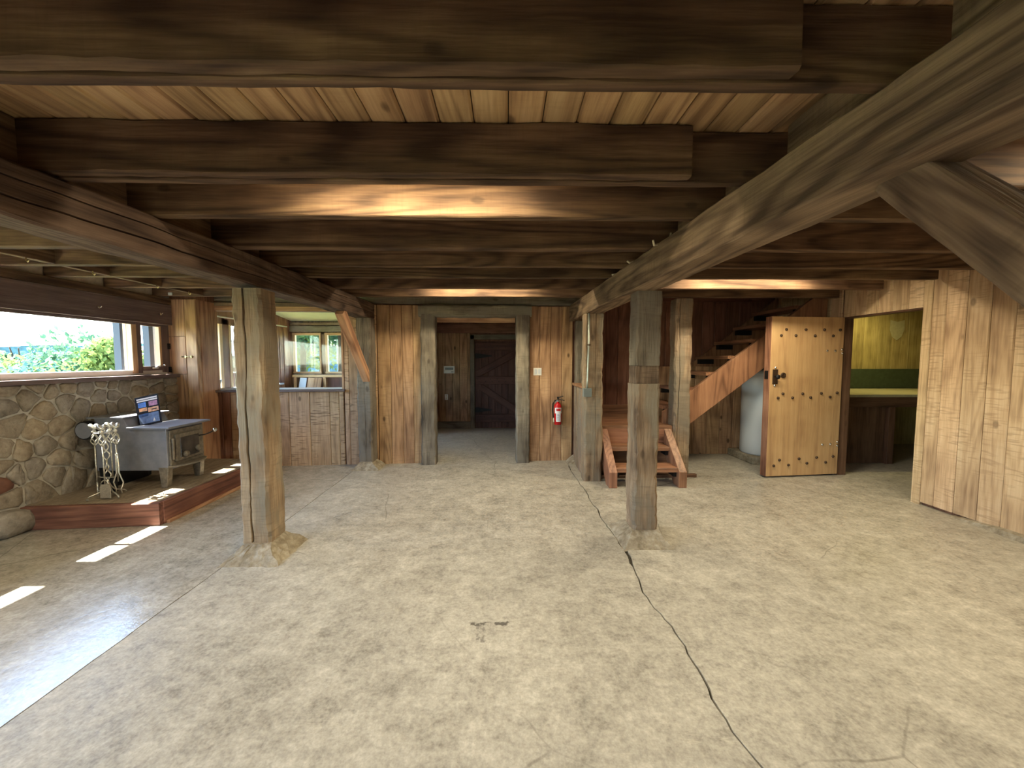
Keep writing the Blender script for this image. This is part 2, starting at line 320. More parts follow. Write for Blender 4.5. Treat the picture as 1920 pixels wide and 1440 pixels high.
# ------------------------------------------------------------------ mesh helpers
def link(o, parent=None, label=None, cat=None, kind=None, group=None):
    COL.objects.link(o)
    if parent is not None: o.parent = parent
    if label: o['label'] = label
    if cat: o['category'] = cat
    if kind: o['kind'] = kind
    if group: o['group'] = group
    return o
def empty(name, loc=(0, 0, 0), rz=0, **kw):
    o = bpy.data.objects.new(name, None); o.location = loc; o.rotation_euler = (0, 0, rz); o.empty_display_size = .1
    return link(o, **kw)
class MB:
    def __init__(s): s.v = []; s.f = []; s.sm = []
    def add(s, vs, fs, smooth=False):
        n = len(s.v); s.v += [tuple(v) for v in vs]; s.f += [tuple(i + n for i in f) for f in fs]; s.sm += [smooth] * len(fs); return s
    def box(s, p0, p1, mat=None):
        x0, y0, z0 = p0; x1, y1, z1 = p1
        vs = [(x0, y0, z0), (x1, y0, z0), (x1, y1, z0), (x0, y1, z0), (x0, y0, z1), (x1, y0, z1), (x1, y1, z1), (x0, y1, z1)]
        if mat is not None: vs = [mat @ Vector(v) for v in vs]
        return s.add(vs, [(0, 3, 2, 1), (4, 5, 6, 7), (0, 1, 5, 4), (1, 2, 6, 5), (2, 3, 7, 6), (3, 0, 4, 7)])
    def prism(s, poly, axis, a, b):
        """poly: 2D outline, extruded along axis from a to b. axis x: (y,z) outline, y: (x,z), z: (x,y)"""
        def P(p, t): return (t, p[0], p[1]) if axis == 'x' else (p[0], t, p[1]) if axis == 'y' else (p[0], p[1], t)
        n = len(poly); vs = [P(p, a) for p in poly] + [P(p, b) for p in poly]
        return s.add(vs, [tuple(range(n))[::-1], tuple(range(n, 2 * n))] + [(i, (i + 1) % n, n + (i + 1) % n, n + i) for i in range(n)])
    def cyl(s, c, r, h, axis='z', n=20, r2=None):
        r2 = r if r2 is None else r2
        def P(a, rr, t):
            x, y = rr * math.cos(a), rr * math.sin(a)
            return (c[0] + x, c[1] + y, c[2] + t) if axis == 'z' else (c[0] + x, c[1] + t, c[2] + y) if axis == 'y' else (c[0] + t, c[1] + x, c[2] + y)
        A = [2 * math.pi * i / n for i in range(n)]
        vs = [P(a, r, 0) for a in A] + [P(a, r2, h) for a in A]
        s.add(vs, [(i, (i + 1) % n, n + (i + 1) % n, n + i) for i in range(n)], True)
        return s.add(vs, [tuple(range(n))[::-1], tuple(range(n, 2 * n))])
    def lathe(s, c, prof, axis='z', n=20):
        """prof: (radius, height) pairs"""
        vs = []
        for r, t in prof:
            for i in range(n):
                a = 2 * math.pi * i / n; x, y = r * math.cos(a), r * math.sin(a)
                vs.append((c[0] + x, c[1] + y, c[2] + t) if axis == 'z' else (c[0] + x, c[1] + t, c[2] + y) if axis == 'y' else (c[0] + t, c[1] + x, c[2] + y))
        fs = []
        for j in range(len(prof) - 1):
            for i in range(n): fs.append((j * n + i, j * n + (i + 1) % n, (j + 1) * n + (i + 1) % n, (j + 1) * n + i))
        m = len(prof)
        fs += [tuple(range(n))[::-1], tuple(range((m - 1) * n, m * n))]
        return s.add(vs, fs, True)
    def tube(s, pts, r, n=8):
        pts = [Vector(p) for p in pts]; rr = r if isinstance(r, (list, tuple)) else [r] * len(pts)
        vs = []; ref = Vector((0.31, .17, .93))
        for i, p in enumerate(pts):
            d = (pts[min(i + 1, len(pts) - 1)] - pts[max(i - 1, 0)]).normalized()
            u = d.cross(ref); u = u.normalized() if u.length > 1e-4 else Vector((1, 0, 0)); w = d.cross(u)
            for k in range(n):
                a = 2 * math.pi * k / n; vs.append(p + (u * math.cos(a) + w * math.sin(a)) * rr[i])
        fs = [(j * n + k, j * n + (k + 1) % n, (j + 1) * n + (k + 1) % n, (j + 1) * n + k) for j in range(len(pts) - 1) for k in range(n)]
        fs += [tuple(range(n))[::-1], tuple(range((len(pts) - 1) * n, len(pts) * n))]
        return s.add(vs, fs, True)
    def ball(s, c, r, n=12, m=8, sz=1.0):
        prof = [(max(r * math.sin(math.pi * j / m), r * .01), -r * sz * math.cos(math.pi * j / m)) for j in range(m + 1)]
        return s.lathe(c, prof, 'z', n)
    def mesh(s, name):
        me = bpy.data.meshes.new(name); bm = bmesh.new()
        vs = [bm.verts.new(v) for v in s.v]
        for f, sm in zip(s.f, s.sm):
            try: fa = bm.faces.new([vs[i] for i in f]); fa.smooth = sm
            except ValueError: pass
        bmesh.ops.recalc_face_normals(bm, faces=bm.faces); bm.to_mesh(me); bm.free(); return me
    def build(s, name, mat, parent=None, bevel=0, origin=None, **kw):
        if origin is not None:
            s.v = [(v[0] - origin[0], v[1] - origin[1], v[2] - origin[2]) for v in s.v]
        me = s.mesh(name); me.materials.append(M[mat] if isinstance(mat, str) else mat)
        o = bpy.data.objects.new(name, me)
        if origin is not None: o.location = origin
        link(o, parent, **kw)
        if bevel:
            md = o.modifiers.new('bevel', 'BEVEL'); md.width = bevel; md.segments = 2; md.limit_method = 'ANGLE'; md.angle_limit = rad(40)
        return o

def timber(name, a, b, w, h, mat, parent=None, up=(0, 0, 1), seg=1, jit=0., ch=.003, notch=None, ends=None, **kw):
    """A board or timber from a to b: width w, height h along 'up'. Grain on local Z. notch: list of (offset along width, half width, depth) on the +up face, following a wandering line."""
    a, b = Vector(a), Vector(b); d = b - a; L = d.length; Z = d.normalized()
    Y = Vector(up); Y = (Y - Z * Y.dot(Z)).normalized(); X = Y.cross(Z)
    rr = random.Random(hash((round(a.x, 3), round(a.y, 3), round(a.z, 3), round(L, 3))) & 0xffff)
    rings = []
    sm = [[0., 0.] for _ in range(4)]
    W = w / 2; H = h / 2
    wander = 0.
    for i in range(seg + 1):
        t = i / seg; z = -L / 2 + L * t
        for c in sm:
            for j in (0, 1): c[j] = c[j] * .6 + rr.uniform(-jit, jit) * .7
        wander = wander * .85 + rr.uniform(-1, 1) * .004 if notch else 0
        (p0x, p0y), (p1x, p1y), (p2x, p2y), (p3x, p3y) = sm
        cc = [ch * (1 + (rr.random() * 1.2 if jit else 0)) for _ in range(4)]
        pts = [(-W + cc[0] + p0x, H + p0y)]
        if notch:
            for off, hw, dep in notch:
                q = off + wander; wv = hw * (.45 + .75 * abs(math.sin(t * 7 + off * 90)))
                yb = H + p0y * (.5 - q / w) + p1y * (.5 + q / w)
                pts += [(q - wv, yb), (q + wander * .5, H - dep), (q + wv, yb)]
        pts += [(W - cc[1] + p1x, H + p1y), (W + p1x, H - cc[1] + p1y), (W + p2x, -H + cc[2] + p2y), (W - cc[2] + p2x, -H + p2y),
                (-W + cc[3] + p3x, -H + p3y), (-W + p3x, -H + cc[3] + p3y), (-W + p0x, H - cc[0] + p0y)]
        rings.append([(x, y, z) for x, y in pts])
    n = len(rings[0]); mb = MB()
    vs = [p for r in rings for p in r]
    fs = [(j * n + k, j * n + (k + 1) % n, (j + 1) * n + (k + 1) % n, (j + 1) * n + k) for j in range(seg) for k in range(n)]
    fs += [tuple(range(n))[::-1], tuple(range(seg * n, (seg + 1) * n))]
    mb.add(vs, fs)
    me = mb.mesh(name); me.materials.append(M[mat] if isinstance(mat, str) else mat)
    o = bpy.data.objects.new(name, me)
    mw = Matrix(((X.x, Y.x, Z.x, 0), (X.y, Y.y, Z.y, 0), (X.z, Y.z, Z.z, 0), (0, 0, 0, 1)))
    mw.translation = (a + b) / 2
    link(o, parent, **kw); o.matrix_basis = mw
    return o

def vplank(parent, u0, u1, v0, v1, z0, z1, mat, face='-y', name='plank', ch=.007):
    """vertical board; face -y: u is x, v is y (front face at v0). face x: u is y, v is x"""
    g = .003
    if face == '-y':
        return timber(name, ((u0 + u1) / 2, (v0 + v1) / 2, z0), ((u0 + u1) / 2, (v0 + v1) / 2, z1), u1 - u0 - g, abs(v1 - v0), mat, parent, up=(0, -1, 0), ch=ch)
    return timber(name, ((v0 + v1) / 2, (u0 + u1) / 2, z0), ((v0 + v1) / 2, (u0 + u1) / 2, z1), u1 - u0 - g, abs(v1 - v0), mat, parent, up=(1, 0, 0), ch=ch)
def prow(parent, seams, v0, v1, z0, z1, mat, face='-y', dz=.0):
    for a, b in zip(seams[:-1], seams[1:]):
        w = R.uniform(-.003, .003)
        vplank(parent, a, b, v0 + w, v1, z0 + R.uniform(0, dz), z1, mat, face)
def frange(a, b, s, j=0):
    out = [a]
    while out[-1] + s * 1.3 < b: out.append(out[-1] + s + (R.uniform(-j, j) if j else 0))
    return out + [b]

# ------------------------------------------------------------------ floor: three poured slabs with open joints
floor = MB().box((-4.9, -4.9, -.16), (7.4, 8.6, -.014)).build('floor', 'dark_void', kind='structure')
ys = [-4.9 + i * .05 for i in range(int(13.5 / .05) + 1)]
def seam(pts, amp, fr, seed):
    xs = []
    for y in ys:
        P_ = sorted(pts, key=lambda p: p[1])
        if y <= P_[0][1]: x = P_[0][0]
        elif y >= P_[-1][1]: x = P_[-1][0]
        else:
            for (xa, ya), (xb, yb) in zip(P_[:-1], P_[1:]):
                if ya <= y <= yb: x = xa + (xb - xa) * (y - ya) / (yb - ya); break
        n1 = mnoise.noise(Vector((seed, y * fr, 0))); n2 = mnoise.noise(Vector((seed + 9, y * fr * 4, 0)))
        xs.append(x + amp * (n1 + .5 * n2))
    return xs
sL = seam([(-1.996, 1.4), (-1.985, 3.4), (-2.0, 5.1)], .006, 3, 1.3)
sR = seam([(.863, 5.0), (.885, 3.5), (.915, 2.77), (.865, 2.3), (.895, 1.97), (.895, 1.5), (.904, 1.2)], .022, 4, 4.7)
def slab(x0, x1, g0, g1, mat='concrete'):
    vs = []; n = len(ys)
    for i, y in enumerate(ys):
        a = (x0 if isinstance(x0, float) else x0[i] + g0[i]); b = (x1 if isinstance(x1, float) else x1[i] - g1[i])
        vs += [(a, y, -.02), (a, y, 0), (b, y, 0), (b, y, -.02)]
    fs = []
    for i in range(n - 1):
        for k in range(3): fs.append((i * 4 + k, i * 4 + k + 1, i * 4 + 5 + k, i * 4 + 4 + k))
    MB().add(vs, fs).build('floor_slab', mat, floor)
gL = [.0034 + .0016 * mnoise.noise(Vector((3, y * 5, 0))) for y in ys]
gR = [.0048 + .0035 * mnoise.noise(Vector((5, y * 4, 0))) + (.008 if 2.6 < y < 3.0 else 0) for y in ys]
z0 = [0.] * len(ys)
slab(-4.9, sL, z0, gL, 'concrete_sealed'); slab(sL, sR, gL, gR); slab(sR, 7.4, gR, z0)

# ------------------------------------------------------------------ ceiling: decking, joists, blocking
ZJ, ZC = 2.21, 2.43
cm = MB().box((-4.45, -4.75, ZC + .03), (4.32, 4.78, ZC + .16)).box((-4.45, 4.78, ZC + .03), (1.2, 5.62, ZC + .16))
ceiling = cm.build('ceiling', 'dark_void', kind='structure')
x = -4.36 + .012
k0 = 0.012 - .1415 * 31
for i in range(61):
    xa = k0 + .1415 * i; xb = xa + .1415
    y1 = 5.4 if xb < 1.19 else 4.76
    timber('ceiling_plank', ((xa + xb) / 2, -4.6, ZC + .015), ((xa + xb) / 2, y1, ZC + .015), .1375, .03, 'decking', ceiling, up=(0, 0, -1), ch=.009)
JY = [1.054, 1.649, 2.102, 2.679, 3.187, 3.612, 4.14, 4.691]
HJ = ZC - ZJ - .002
for j, y in enumerate(JY):
    if j < 2:
        timber('joist', (-4.22, y + .024, ZJ + HJ / 2 + .004), (.78, y + .024, ZJ + HJ / 2 + .004), .048, HJ - .008, 'joist', ceiling, seg=70, jit=.0035, ch=.004)
        timber('joist', (-4.22, y + .067, ZJ + HJ / 2), (4.08, y + .067, ZJ + HJ / 2), .038, HJ, 'joist', ceiling, seg=90, jit=.0025, ch=.003)
    else:
        w = .055 if j != 3 else .075
        timber('joist', (-4.19, y + w / 2, ZJ + HJ / 2), (4.08, y + w / 2, ZJ + HJ / 2), w, HJ, 'joist', ceiling, seg=90, jit=.0025, ch=.003)
yb = [.52, .0, -.52, -1.04, -1.56, -2.08, -2.6, -3.12, -3.64, -4.16]
for y in yb:
    timber('joist', (-4.22, y + .03, ZJ + HJ / 2), (4.08, y + .03, ZJ + HJ / 2), .06, HJ, 'joist', ceiling, seg=20, jit=.002, ch=.003)
allj = sorted([(y, y + (.086 if y < 2 else .075 if y == 2.679 else .055)) for y in JY] + [(y, y + .06) for y in yb])
for (a0, a1), (b0, b1) in zip(allj[:-1], allj[1:]):
    for xx, th in ((1.20, .04), (-2.0, .04)) + (((-3.62, .05),) if b0 > 1.0 else ()):
        timber('blocking', (xx, a1 + .001, ZJ + HJ / 2 + .003), (xx, b0 - .001, ZJ + HJ / 2 + .003), th, HJ - .006, 'beam' if xx > 0 else 'joist', ceiling, seg=4, jit=.001)
# rough plate above the back wall
timber('wall_plate', (-4.2, 5.26, ZJ + .1), (1.1, 5.50, ZJ + .1), .10, .19, 'weathered', ceiling, seg=50, jit=.006, ch=.01)

# ------------------------------------------------------------------ back wall (slightly skewed in plan): local u along x, v depth
AB = math.atan(.06)
wall_back = (MB().box((-4.25, .035, 0), (-3.95, .12, 2.46)).box((-3.95, .035, 0), (-2.22, .12, 1.03)).box((-3.95, .035, 2.105), (-2.22, .12, 2.46))
             .box((-2.22, .035, 0), (-1.17, .12, 2.46)).box((-1.17, .035, 2.18), (.33, .12, 2.46)).box((.33, .035, 0), (1.02, .12, 2.46))
             ).build('wall_back', 'plank_red', kind='structure')
wall_back.location = (0, 5.43, 0); wall_back.rotation_euler = (0, 0, AB)
prow(wall_back, [-1.765, -1.592, -1.428, -1.28, -1.165], 0, .03, 0, 2.2, 'plank')
prow(wall_back, [.325, .487, .645, .803, .96], 0, .03, 0, 2.2, 'plank')
prow(wall_back, [-3.96, -3.905, -3.815, -3.71], 0, .03, 0, 1.03, 'plank_cedar')
prow(wall_back, [-3.71, -3.43, -3.16, -2.95, -2.68, -2.415, -2.29, -2.225], 0, .03, 0, 1.03, 'plank_saw')
prow(wall_back, [-2.215, -2.15, -1.95, -1.77], 0, .03, 0, 2.2, 'plank_saw')
timber('plank', (-3.95, .015, 2.135), (-2.21, .015, 2.135), .03, .06, 'panel', wall_back)
timber('plank', (-3.95, .015, 2.19), (-2.21, .015, 2.19), .03, .045, 'beam', wall_back)
# doorway with grey timber jambs and lintel
trim = empty('trim_1', (0, 5.43, 0), AB, kind='structure')
timber('jamb', (-1.07, -.01, 0), (-1.062, -.01, 2.07), .20, .20, 'weathered', trim, up=(0, -1, 0), seg=40, jit=.006, ch=.010)
timber('jamb', (.238, -.01, 0), (.238, -.01, 2.07), .185, .20, 'weathered', trim, up=(0, -1, 0), seg=40, jit=.006, ch=.010)
timber('lintel', (-1.19, -.01, 2.115), (.355, -.01, 2.125), .20, .155, 'weathered', trim, seg=36, jit=.006, ch=.012)
timber('head_board', (-.97, .15, 2.02), (.145, .15, 2.02), .03, .07, 'panel', trim)

# interior window onto the sun room
w1 = empty('window_1', (0, 5.43, 0), AB, kind='structure')
MB().box((-3.95, .05, 1.04), (-2.215, .056, 2.105)).build('pane', 'glass', w1)
timber('sill', (-3.96, -.005, 1.035), (-2.2, -.005, 1.035), .09, .03, 'frame_dark', w1)
timber('stile', (-2.228, .02, 1.05), (-2.228, .02, 2.105), .03, .05, 'panel', w1, up=(0, -1, 0))
timber('stile', (-3.935, .02, 1.05), (-3.935, .02, 2.105), .05, .06, 'beam', w1, up=(0, -1, 0))
timber('sill_strip', (-3.93, .05, 1.06), (-2.24, .05, 1.06), .02, .025, 'white_plastic', w1)

# corner return between stone wall and interior window
wall_corner = MB().box((-4.3, 4.93, 0), (-3.87, 5.25, 2.46)).build('wall_corner', 'plank_cedar', kind='structure')
vplank(wall_corner, -4.26, -3.995, 4.895, 4.93, 0, 1.27, 'panel'); vplank(wall_corner, -4.26, -3.995, 4.895, 4.93, 1.275, 1.74, 'panel', name='hatch_panel'); vplank(wall_corner, -4.26, -3.995, 4.895, 4.93, 1.745, 2.2, 'panel')
vplank(wall_corner, -3.99, -3.85, 4.885, 4.95, 0, 2.2, 'panel', name='corner_post')
vplank(wall_corner, 4.95, 5.25, -3.87, -3.85, 0, 2.2, 'panel', face='x')
bl = MB().tube([(-4.03, 4.878, 1.49), (-3.90, 4.878, 1.49)], .006).ball((-4.04, 4.878, 1.49), .011).box((-4.0, 4.872, 1.475), (-3.985, 4.886, 1.505)).box((-3.93, 4.872, 1.475), (-3.915, 4.886, 1.505))
bl.build('sliding_bolt', 'brass', label='small brass sliding bolt on the wooden corner panel', cat='bolt')
for z in (1.62, 1.33):
    MB().box((-4.215, 4.866, z - .035), (-4.185, 4.893, z + .035)).cyl((-4.19, 4.868, z), .018, .012, 'y', 12).build('window_catch', 'dark_plastic',
        label='%s of two black catches on the wooden corner panel' % ('upper' if z > 1.5 else 'lower'), cat='catch')

# ------------------------------------------------------------------ left wall: field stone below, windows above
wl = MB().box((-4.34, -4.75, 0), (-4.145, 4.95, 1.235)).box((-4.40, -4.75, 2.13), (-4.2, 4.95, 2.46)).box((-4.34, -4.75, 1.2), (-4.15, -4.45, 2.46))
wall_left = wl.build('wall_left', 'mortar', kind='structure')
SEEDS = [(3.25, 1.21), (3.47, 1.22), (3.38, 1.12), (3.57, 1.17), (3.68, 1.2), (3.86, 1.17), (3.66, 1.06), (3.51, 1.0), (3.79, .99), (4.01, 1.24), (3.98, 1.08), (3.97, .94), (4.11, 1.07), (3.23, 1.06), (3.27, .9), (3.41, .84), (3.61, .83), (3.48, .68), (3.68, .7), (3.82, .66), (3.31, .67), (3.2, .7), (3.39, .51), (3.58, .54), (3.8, .5), (3.25, .49), (3.18, .57), (3.54, .4), (3.7, .33), (3.41, .29), (3.17, .43), (3.21, .29), (3.19, .12), (4.12, 1.2), (4.22, 1.17), (4.42, 1.23), (4.61, 1.23), (4.39, 1.1), (4.64, 1.14), (4.8, 1.21), (4.82, 1.08), (4.66, .97), (4.83, .86), (4.19, .97), (4.09, .96), (4.68, .79), (4.8, .75), (4.8, .99)]
rs = random.Random(3)
for _ in range(4000):                                # stones out of the frame and behind the stove
    p = (rs.uniform(1.0, 4.9), rs.uniform(.03, 1.22))
    if p[0] > 3.1 and not (p[0] > 3.85 and p[1] < .85) and not (p[0] > 4.25 and p[1] < 1.05): continue
    if all((p[0] - q[0]) ** 2 + (p[1] - q[1]) ** 2 > .17 ** 2 for q in SEEDS): SEEDS.append(p)
def clip(poly, m, n):
    out = []
    for i in range(len(poly)):
        a, b = poly[i], poly[(i + 1) % len(poly)]
        da = (a[0] - m[0]) * n[0] + (a[1] - m[1]) * n[1]; db = (b[0] - m[0]) * n[0] + (b[1] - m[1]) * n[1]
        if da <= 0: out.append(a)
        if da * db < 0:
            t = da / (da - db); out.append((a[0] + (b[0] - a[0]) * t, a[1] + (b[1] - a[1]) * t))
    return out
for i, s in enumerate(SEEDS):
    poly = [(.9, .0), (4.93, .0), (4.93, 1.235), (.9, 1.235)]
    for j, q in enumerate(SEEDS):
        if i == j: continue
        d = (q[0] - s[0], q[1] - s[1]); L = math.hypot(*d)
        if L > .9: continue
        gap = rs.uniform(.004, .012)
        m = ((s[0] + q[0]) / 2 - d[0] / L * gap, (s[1] + q[1]) / 2 - d[1] / L * gap)
        poly = clip(poly, m, (d[0] / L, d[1] / L))
        if len(poly) < 3: break
    if len(poly) < 3: continue
    for _ in range(1):                               # round the corners
        poly = [p for a, b in zip(poly, poly[1:] + poly[:1]) for p in ((a[0] * .82 + b[0] * .18, a[1] * .82 + b[1] * .18), ((a[0] + b[0]) / 2 + rs.uniform(-.006, .006), (a[1] + b[1]) / 2 + rs.uniform(-.006, .006)), (a[0] * .18 + b[0] * .82, a[1] * .18 + b[1] * .82))]
    poly = [(p[0] + rs.uniform(-.004, .004), p[1] + rs.uniform(-.004, .004)) for p in poly]
    cx = sum(p[0] for p in poly) / len(poly); cy = sum(p[1] for p in poly) / len(poly)
    pr = rs.uniform(.012, .03)
    big = (s == (3.19, .12))
    if big: pr = .13
    n = len(poly); vs = []
    for f, xo in ((1.0, -.02), (1.0, pr * .45), (.9, pr * .85), (.5, pr * 1.05)):
        for p in poly: vs.append((-4.145 + xo + rs.uniform(-.003, .003), cx + (p[0] - cx) * f, cy + (p[1] - cy) * f))
    vs.append((-4.145 + pr * 1.1, cx, cy))
    fs = [(k * n + a, k * n + (a + 1) % n, (k + 1) * n + (a + 1) % n, (k + 1) * n + a) for k in range(3) for a in range(n)] + [(3 * n + a, 3 * n + (a + 1) % n, 4 * n) for a in range(n)]
    red = (s == (3.17, .43))
    o = MB().add(vs, fs, True).build('brick' if red else 'stone', 'brick_red' if red else 'stone', wall_left, origin=(-4.14, cx, cy))
# window strip above the stone
w2 = empty('window_2', kind='structure')
timber('sill', (-4.19, -4.45, 1.256), (-4.19, 4.93, 1.256), .20, .042, 'frame_dark', w2)
timber('sill_slope', (-4.27, -4.45, 1.305), (-4.27, 4.86, 1.305), .12, .06, 'white_plastic', w2)
timber('header_board', (-4.175, -4.45, 2.005), (-4.175, 4.93, 2.005), .05, .25, 'frame_dark', w2)
timber('wall_plate', (-4.18, -4.45, 2.172), (-4.18, 4.93, 2.172), .06, .075, 'joist', w2)
timber('header_strip', (-4.20, -4.45, 1.866), (-4.20, 4.45, 1.866), .04, .03, 'frame_dark', w2)
for y0, y1, mt in ((4.415, 4.475, 'frame_light'), (4.475, 4.53, 'frame_dark'), (2.975, 3.012, 'frame_light'), (2.43, 2.74, 'frame_dark'), (.3, .42, 'frame_dark'), (-2.1, -1.98, 'frame_dark'), (4.79, 4.92, 'frame_dark')):
    timber('mullion', (-4.25, (y0 + y1) / 2, 1.30), (-4.25, (y0 + y1) / 2, 1.9), y1 - y0, .10, mt, w2, up=(1, 0, 0))
for y0, y1 in ((-4.45, -2.1), (-1.98, .3), (.42, 2.43), (2.74, 2.975), (3.012, 4.415), (4.53, 4.79)):
    MB().box((-4.262, y0, 1.33), (-4.256, y1, 1.89)).build('pane', 'glass', w2)
timber('casement_rail', (-4.22, 4.53, 1.35), (-4.22, 4.79, 1.35), .04, .05, 'frame_dark', w2)
timber('casement_rail', (-4.22, 4.53, 1.875), (-4.22, 4.79, 1.875), .04, .05, 'frame_dark', w2)
timber('casement_stile', (-4.225, 4.775, 1.37), (-4.225, 4.775, 1.86), .03, .05, 'frame_light', w2, up=(1, 0, 0))
MB().box((-4.19, 4.62, 1.345), (-4.175, 4.70, 1.365)).tube([(-4.18, 4.66, 1.36), (-4.15, 4.67, 1.375), (-4.13, 4.73, 1.385)], .007).ball((-4.13, 4.735, 1.386), .011).build('window_latch', 'chrome', w2)
for i, (y, z) in enumerate(((4.02, 1.985), (4.72, 2.0))):
    MB().cyl((-4.15, y, z), .014, .02, 'x', 12).tube([(-4.13, y, z), (-4.115, y, z), (-4.105, y, z + .015)], .005).build('wall_hook', 'chrome',
        label='%s small metal hook on the dark board over the long window' % ('middle' if i == 0 else 'corner'), cat='hook')
# eave outside, over the windows
MB().prism([(-4.34, 2.50), (-4.79, 2.34), (-4.79, 2.40), (-4.34, 2.60)], 'y', -4.9, 5.3).build('eave', 'siding', kind='structure', label='roof edge outside above the long window')
MB().box((-4.62, 4.63, -.6), (-4.54, 4.70, 2.36)).build('eave_post', 'post_blue', label='dark post outside the window, left of the narrow casement', cat='post')
MB().box((-4.62, 5.0, -.6), (-4.54, 5.1, 2.36)).build('eave_post', 'post_blue', label='dark post outside seen through the narrow casement', cat='post')

# ------------------------------------------------------------------ right wall with doorway
wall_right = (MB().box((4.19, -4.75, 0), (4.30, 3.78, 2.46)).box((4.19, 4.72, 0), (4.30, 6.1, 3.65)).box((4.19, 3.78, 1.975), (4.30, 4.72, 2.46))).build('wall_right', 'plank_cedar', kind='structure')
prow(wall_right, [3.72, 3.60, 3.435, 3.26, 3.095, 2.93, 2.76, 2.58, 2.41, 2.24, 2.06, 1.88, 1.7, 1.5, 1.3, 1.1, .9, .7, .5, .3, .1][::-1], 4.16, 4.19, .03, ZC, 'plank_right', 'x')
prow(wall_right, [3.80, 3.95, 4.12, 4.28, 4.42, 4.57, 4.72], 4.165, 4.19, 1.975, ZC, 'plank_right', 'x')
prow(wall_right, [4.74, 4.9, 5.08, 5.25, 5.42, 5.6, 5.78, 5.98], 4.165, 4.19, .0, 3.6, 'plank_right', 'x')
vplank(wall_right, 3.715, 3.80, 4.15, 4.19, 0, ZC, 'plank_right', 'x', 'door_casing')
tr2 = empty('trim_2', kind='structure')
timber('door_jamb', (4.235, 3.79, 0), (4.235, 3.79, 1.975), .02, .13, 'panel', tr2, up=(1, 0, 0))
timber('door_jamb', (4.235, 4.725, 0), (4.235, 4.725, 1.975), .02, .13, 'bench', tr2, up=(1, 0, 0))
timber('door_head', (4.235, 3.79, 1.967), (4.235, 4.725, 1.967), .13, .018, 'bench', tr2)
# rough concrete curb at the foot of the right wall
vs = []; fs = []
nn = 24
for i in range(nn + 1):
    y = 1.2 + (3.42 - 1.2) * i / nn; w = .03 + .035 * (.5 + mnoise.noise(Vector((y * 3, 1, 0)))) * min(1, (nn - i) / 3); h = .05 * min(1, .25 + (nn - i) / 5) + .01 * mnoise.noise(Vector((y * 9, 4, 0)))
    vs += [(4.17, y, -.005), (4.16 - w - .02, y, -.005), (4.16 - w, y, h * .8), (4.17, y, h)]
for i in range(nn):
    for q in range(3): fs.append((i * 4 + q, i * 4 + q + 1, i * 4 + q + 5, i * 4 + q + 4))
fs += [(0, 1, 2, 3), (nn * 4 + 3, nn * 4 + 2, nn * 4 + 1, nn * 4)]
MB().add(vs, fs).build('baseboard_right', 'rough_concrete', kind='structure')

# wall behind the camera, with an unseen window added for fill daylight
wn_ = (MB().box((-4.34, -4.75, 0), (4.3, -4.62, .55)).box((-4.34, -4.75, 1.65), (4.3, -4.62, 2.46)).box((-4.34, -4.75, .55), (-3.6, -4.62, 1.65)).box((-1.6, -4.75, .55), (4.3, -4.62, 1.65)))
wall_near = wn_.build('wall_near', 'plank', kind='structure')
w3 = empty('window_3_fill', kind='structure')
MB().box((-3.6, -4.69, .55), (-1.6, -4.684, 1.65)).build('pane', 'glass', w3)
timber('mullion', (-2.6, -4.68, .55), (-2.6, -4.68, 1.65), .08, .08, 'frame_dark', w3, up=(0, 1, 0))

# ------------------------------------------------------------------ hall beyond the doorway
wall_hall = (MB().box((-1.75, 8.14, 0), (.98, 8.25, 2.5)).box((-1.78, 5.46, 0), (-1.68, 6.0, 2.8)).box((-1.78, 6.0, 2.1), (-1.68, 7.5, 2.8)).box((-1.78, 7.5, 0), (-1.68, 8.25, 2.8)).box((.92, 5.55, 0), (1.0, 8.25, 2.5)).box((-1.78, 5.4, 2.36), (1.0, 8.25, 2.5))).build('wall_hall', 'plank_red', kind='structure')
prow(wall_hall, [-1.68, -1.56, -1.41, -1.266, -1.121, -.964, -.808, -.745], 8.11, 8.14, 0, 2.3, 'plank')
timber('wall_plank', (-1.66, 8.09, 2.11), (.92, 8.09, 2.11), .06, .2, 'plank_red', wall_hall)
timber('baseboard', (-1.66, 8.095, .075), (-.745, 8.095, .075), .03, .15, 'weathered', wall_hall)
vplank(wall_hall, -.745, -.65, 8.085, 8.14, 0, 1.97, 'weathered', name='door_casing')
timber('door_casing', (-.745, 8.11, 1.93), (.55, 8.11, 1.93), .05, .10, 'weathered', wall_hall)
d1 = empty('door_1', (-.64, 8.1, 0), kind='structure', label='dark red braced plank door at the end of the hall')
for i in range(7):
    timber('plank', (.0 + .07 + i * .139, .02, .02), (.07 + i * .139, .02, 1.84), .137, .03, 'door_dark', d1, up=(0, -1, 0), ch=.006)
for z, h in ((1.735, .16), (1.025, .165), (.225, .165)):
    timber('ledge', (.01, -.012, z), (.96, -.012, z), .03, h, 'door_dark', d1, ch=.006)
timber('brace', (.05, -.012, 1.16), (.9, -.012, 1.62), .03, .14, 'door_dark', d1, ch=.006)
timber('brace', (.12, -.012, .88), (.9, -.012, .36), .03, .14, 'door_dark', d1, ch=.006)
for z in (1.535, .40):
    MB().prism([(0, z - .05), (.04, z - .055), (.34, z - .012), (.36, z), (.34, z + .012), (.04, z + .055), (0, z + .05)], 'y', -.036, -.028).build('strap_hinge', 'iron', d1)
for z in (1.76, 1.71, 1.05, 1.0, .25, .2):
    for i in range(7): MB().lathe((.05 + i * .139 + (.03 if z in (1.71, 1.0, .2) else 0), -.0275, z), [(.008, 0), (.005, -.004), (.0005, -.005)], 'y', 8).build('nail', 'iron', d1)

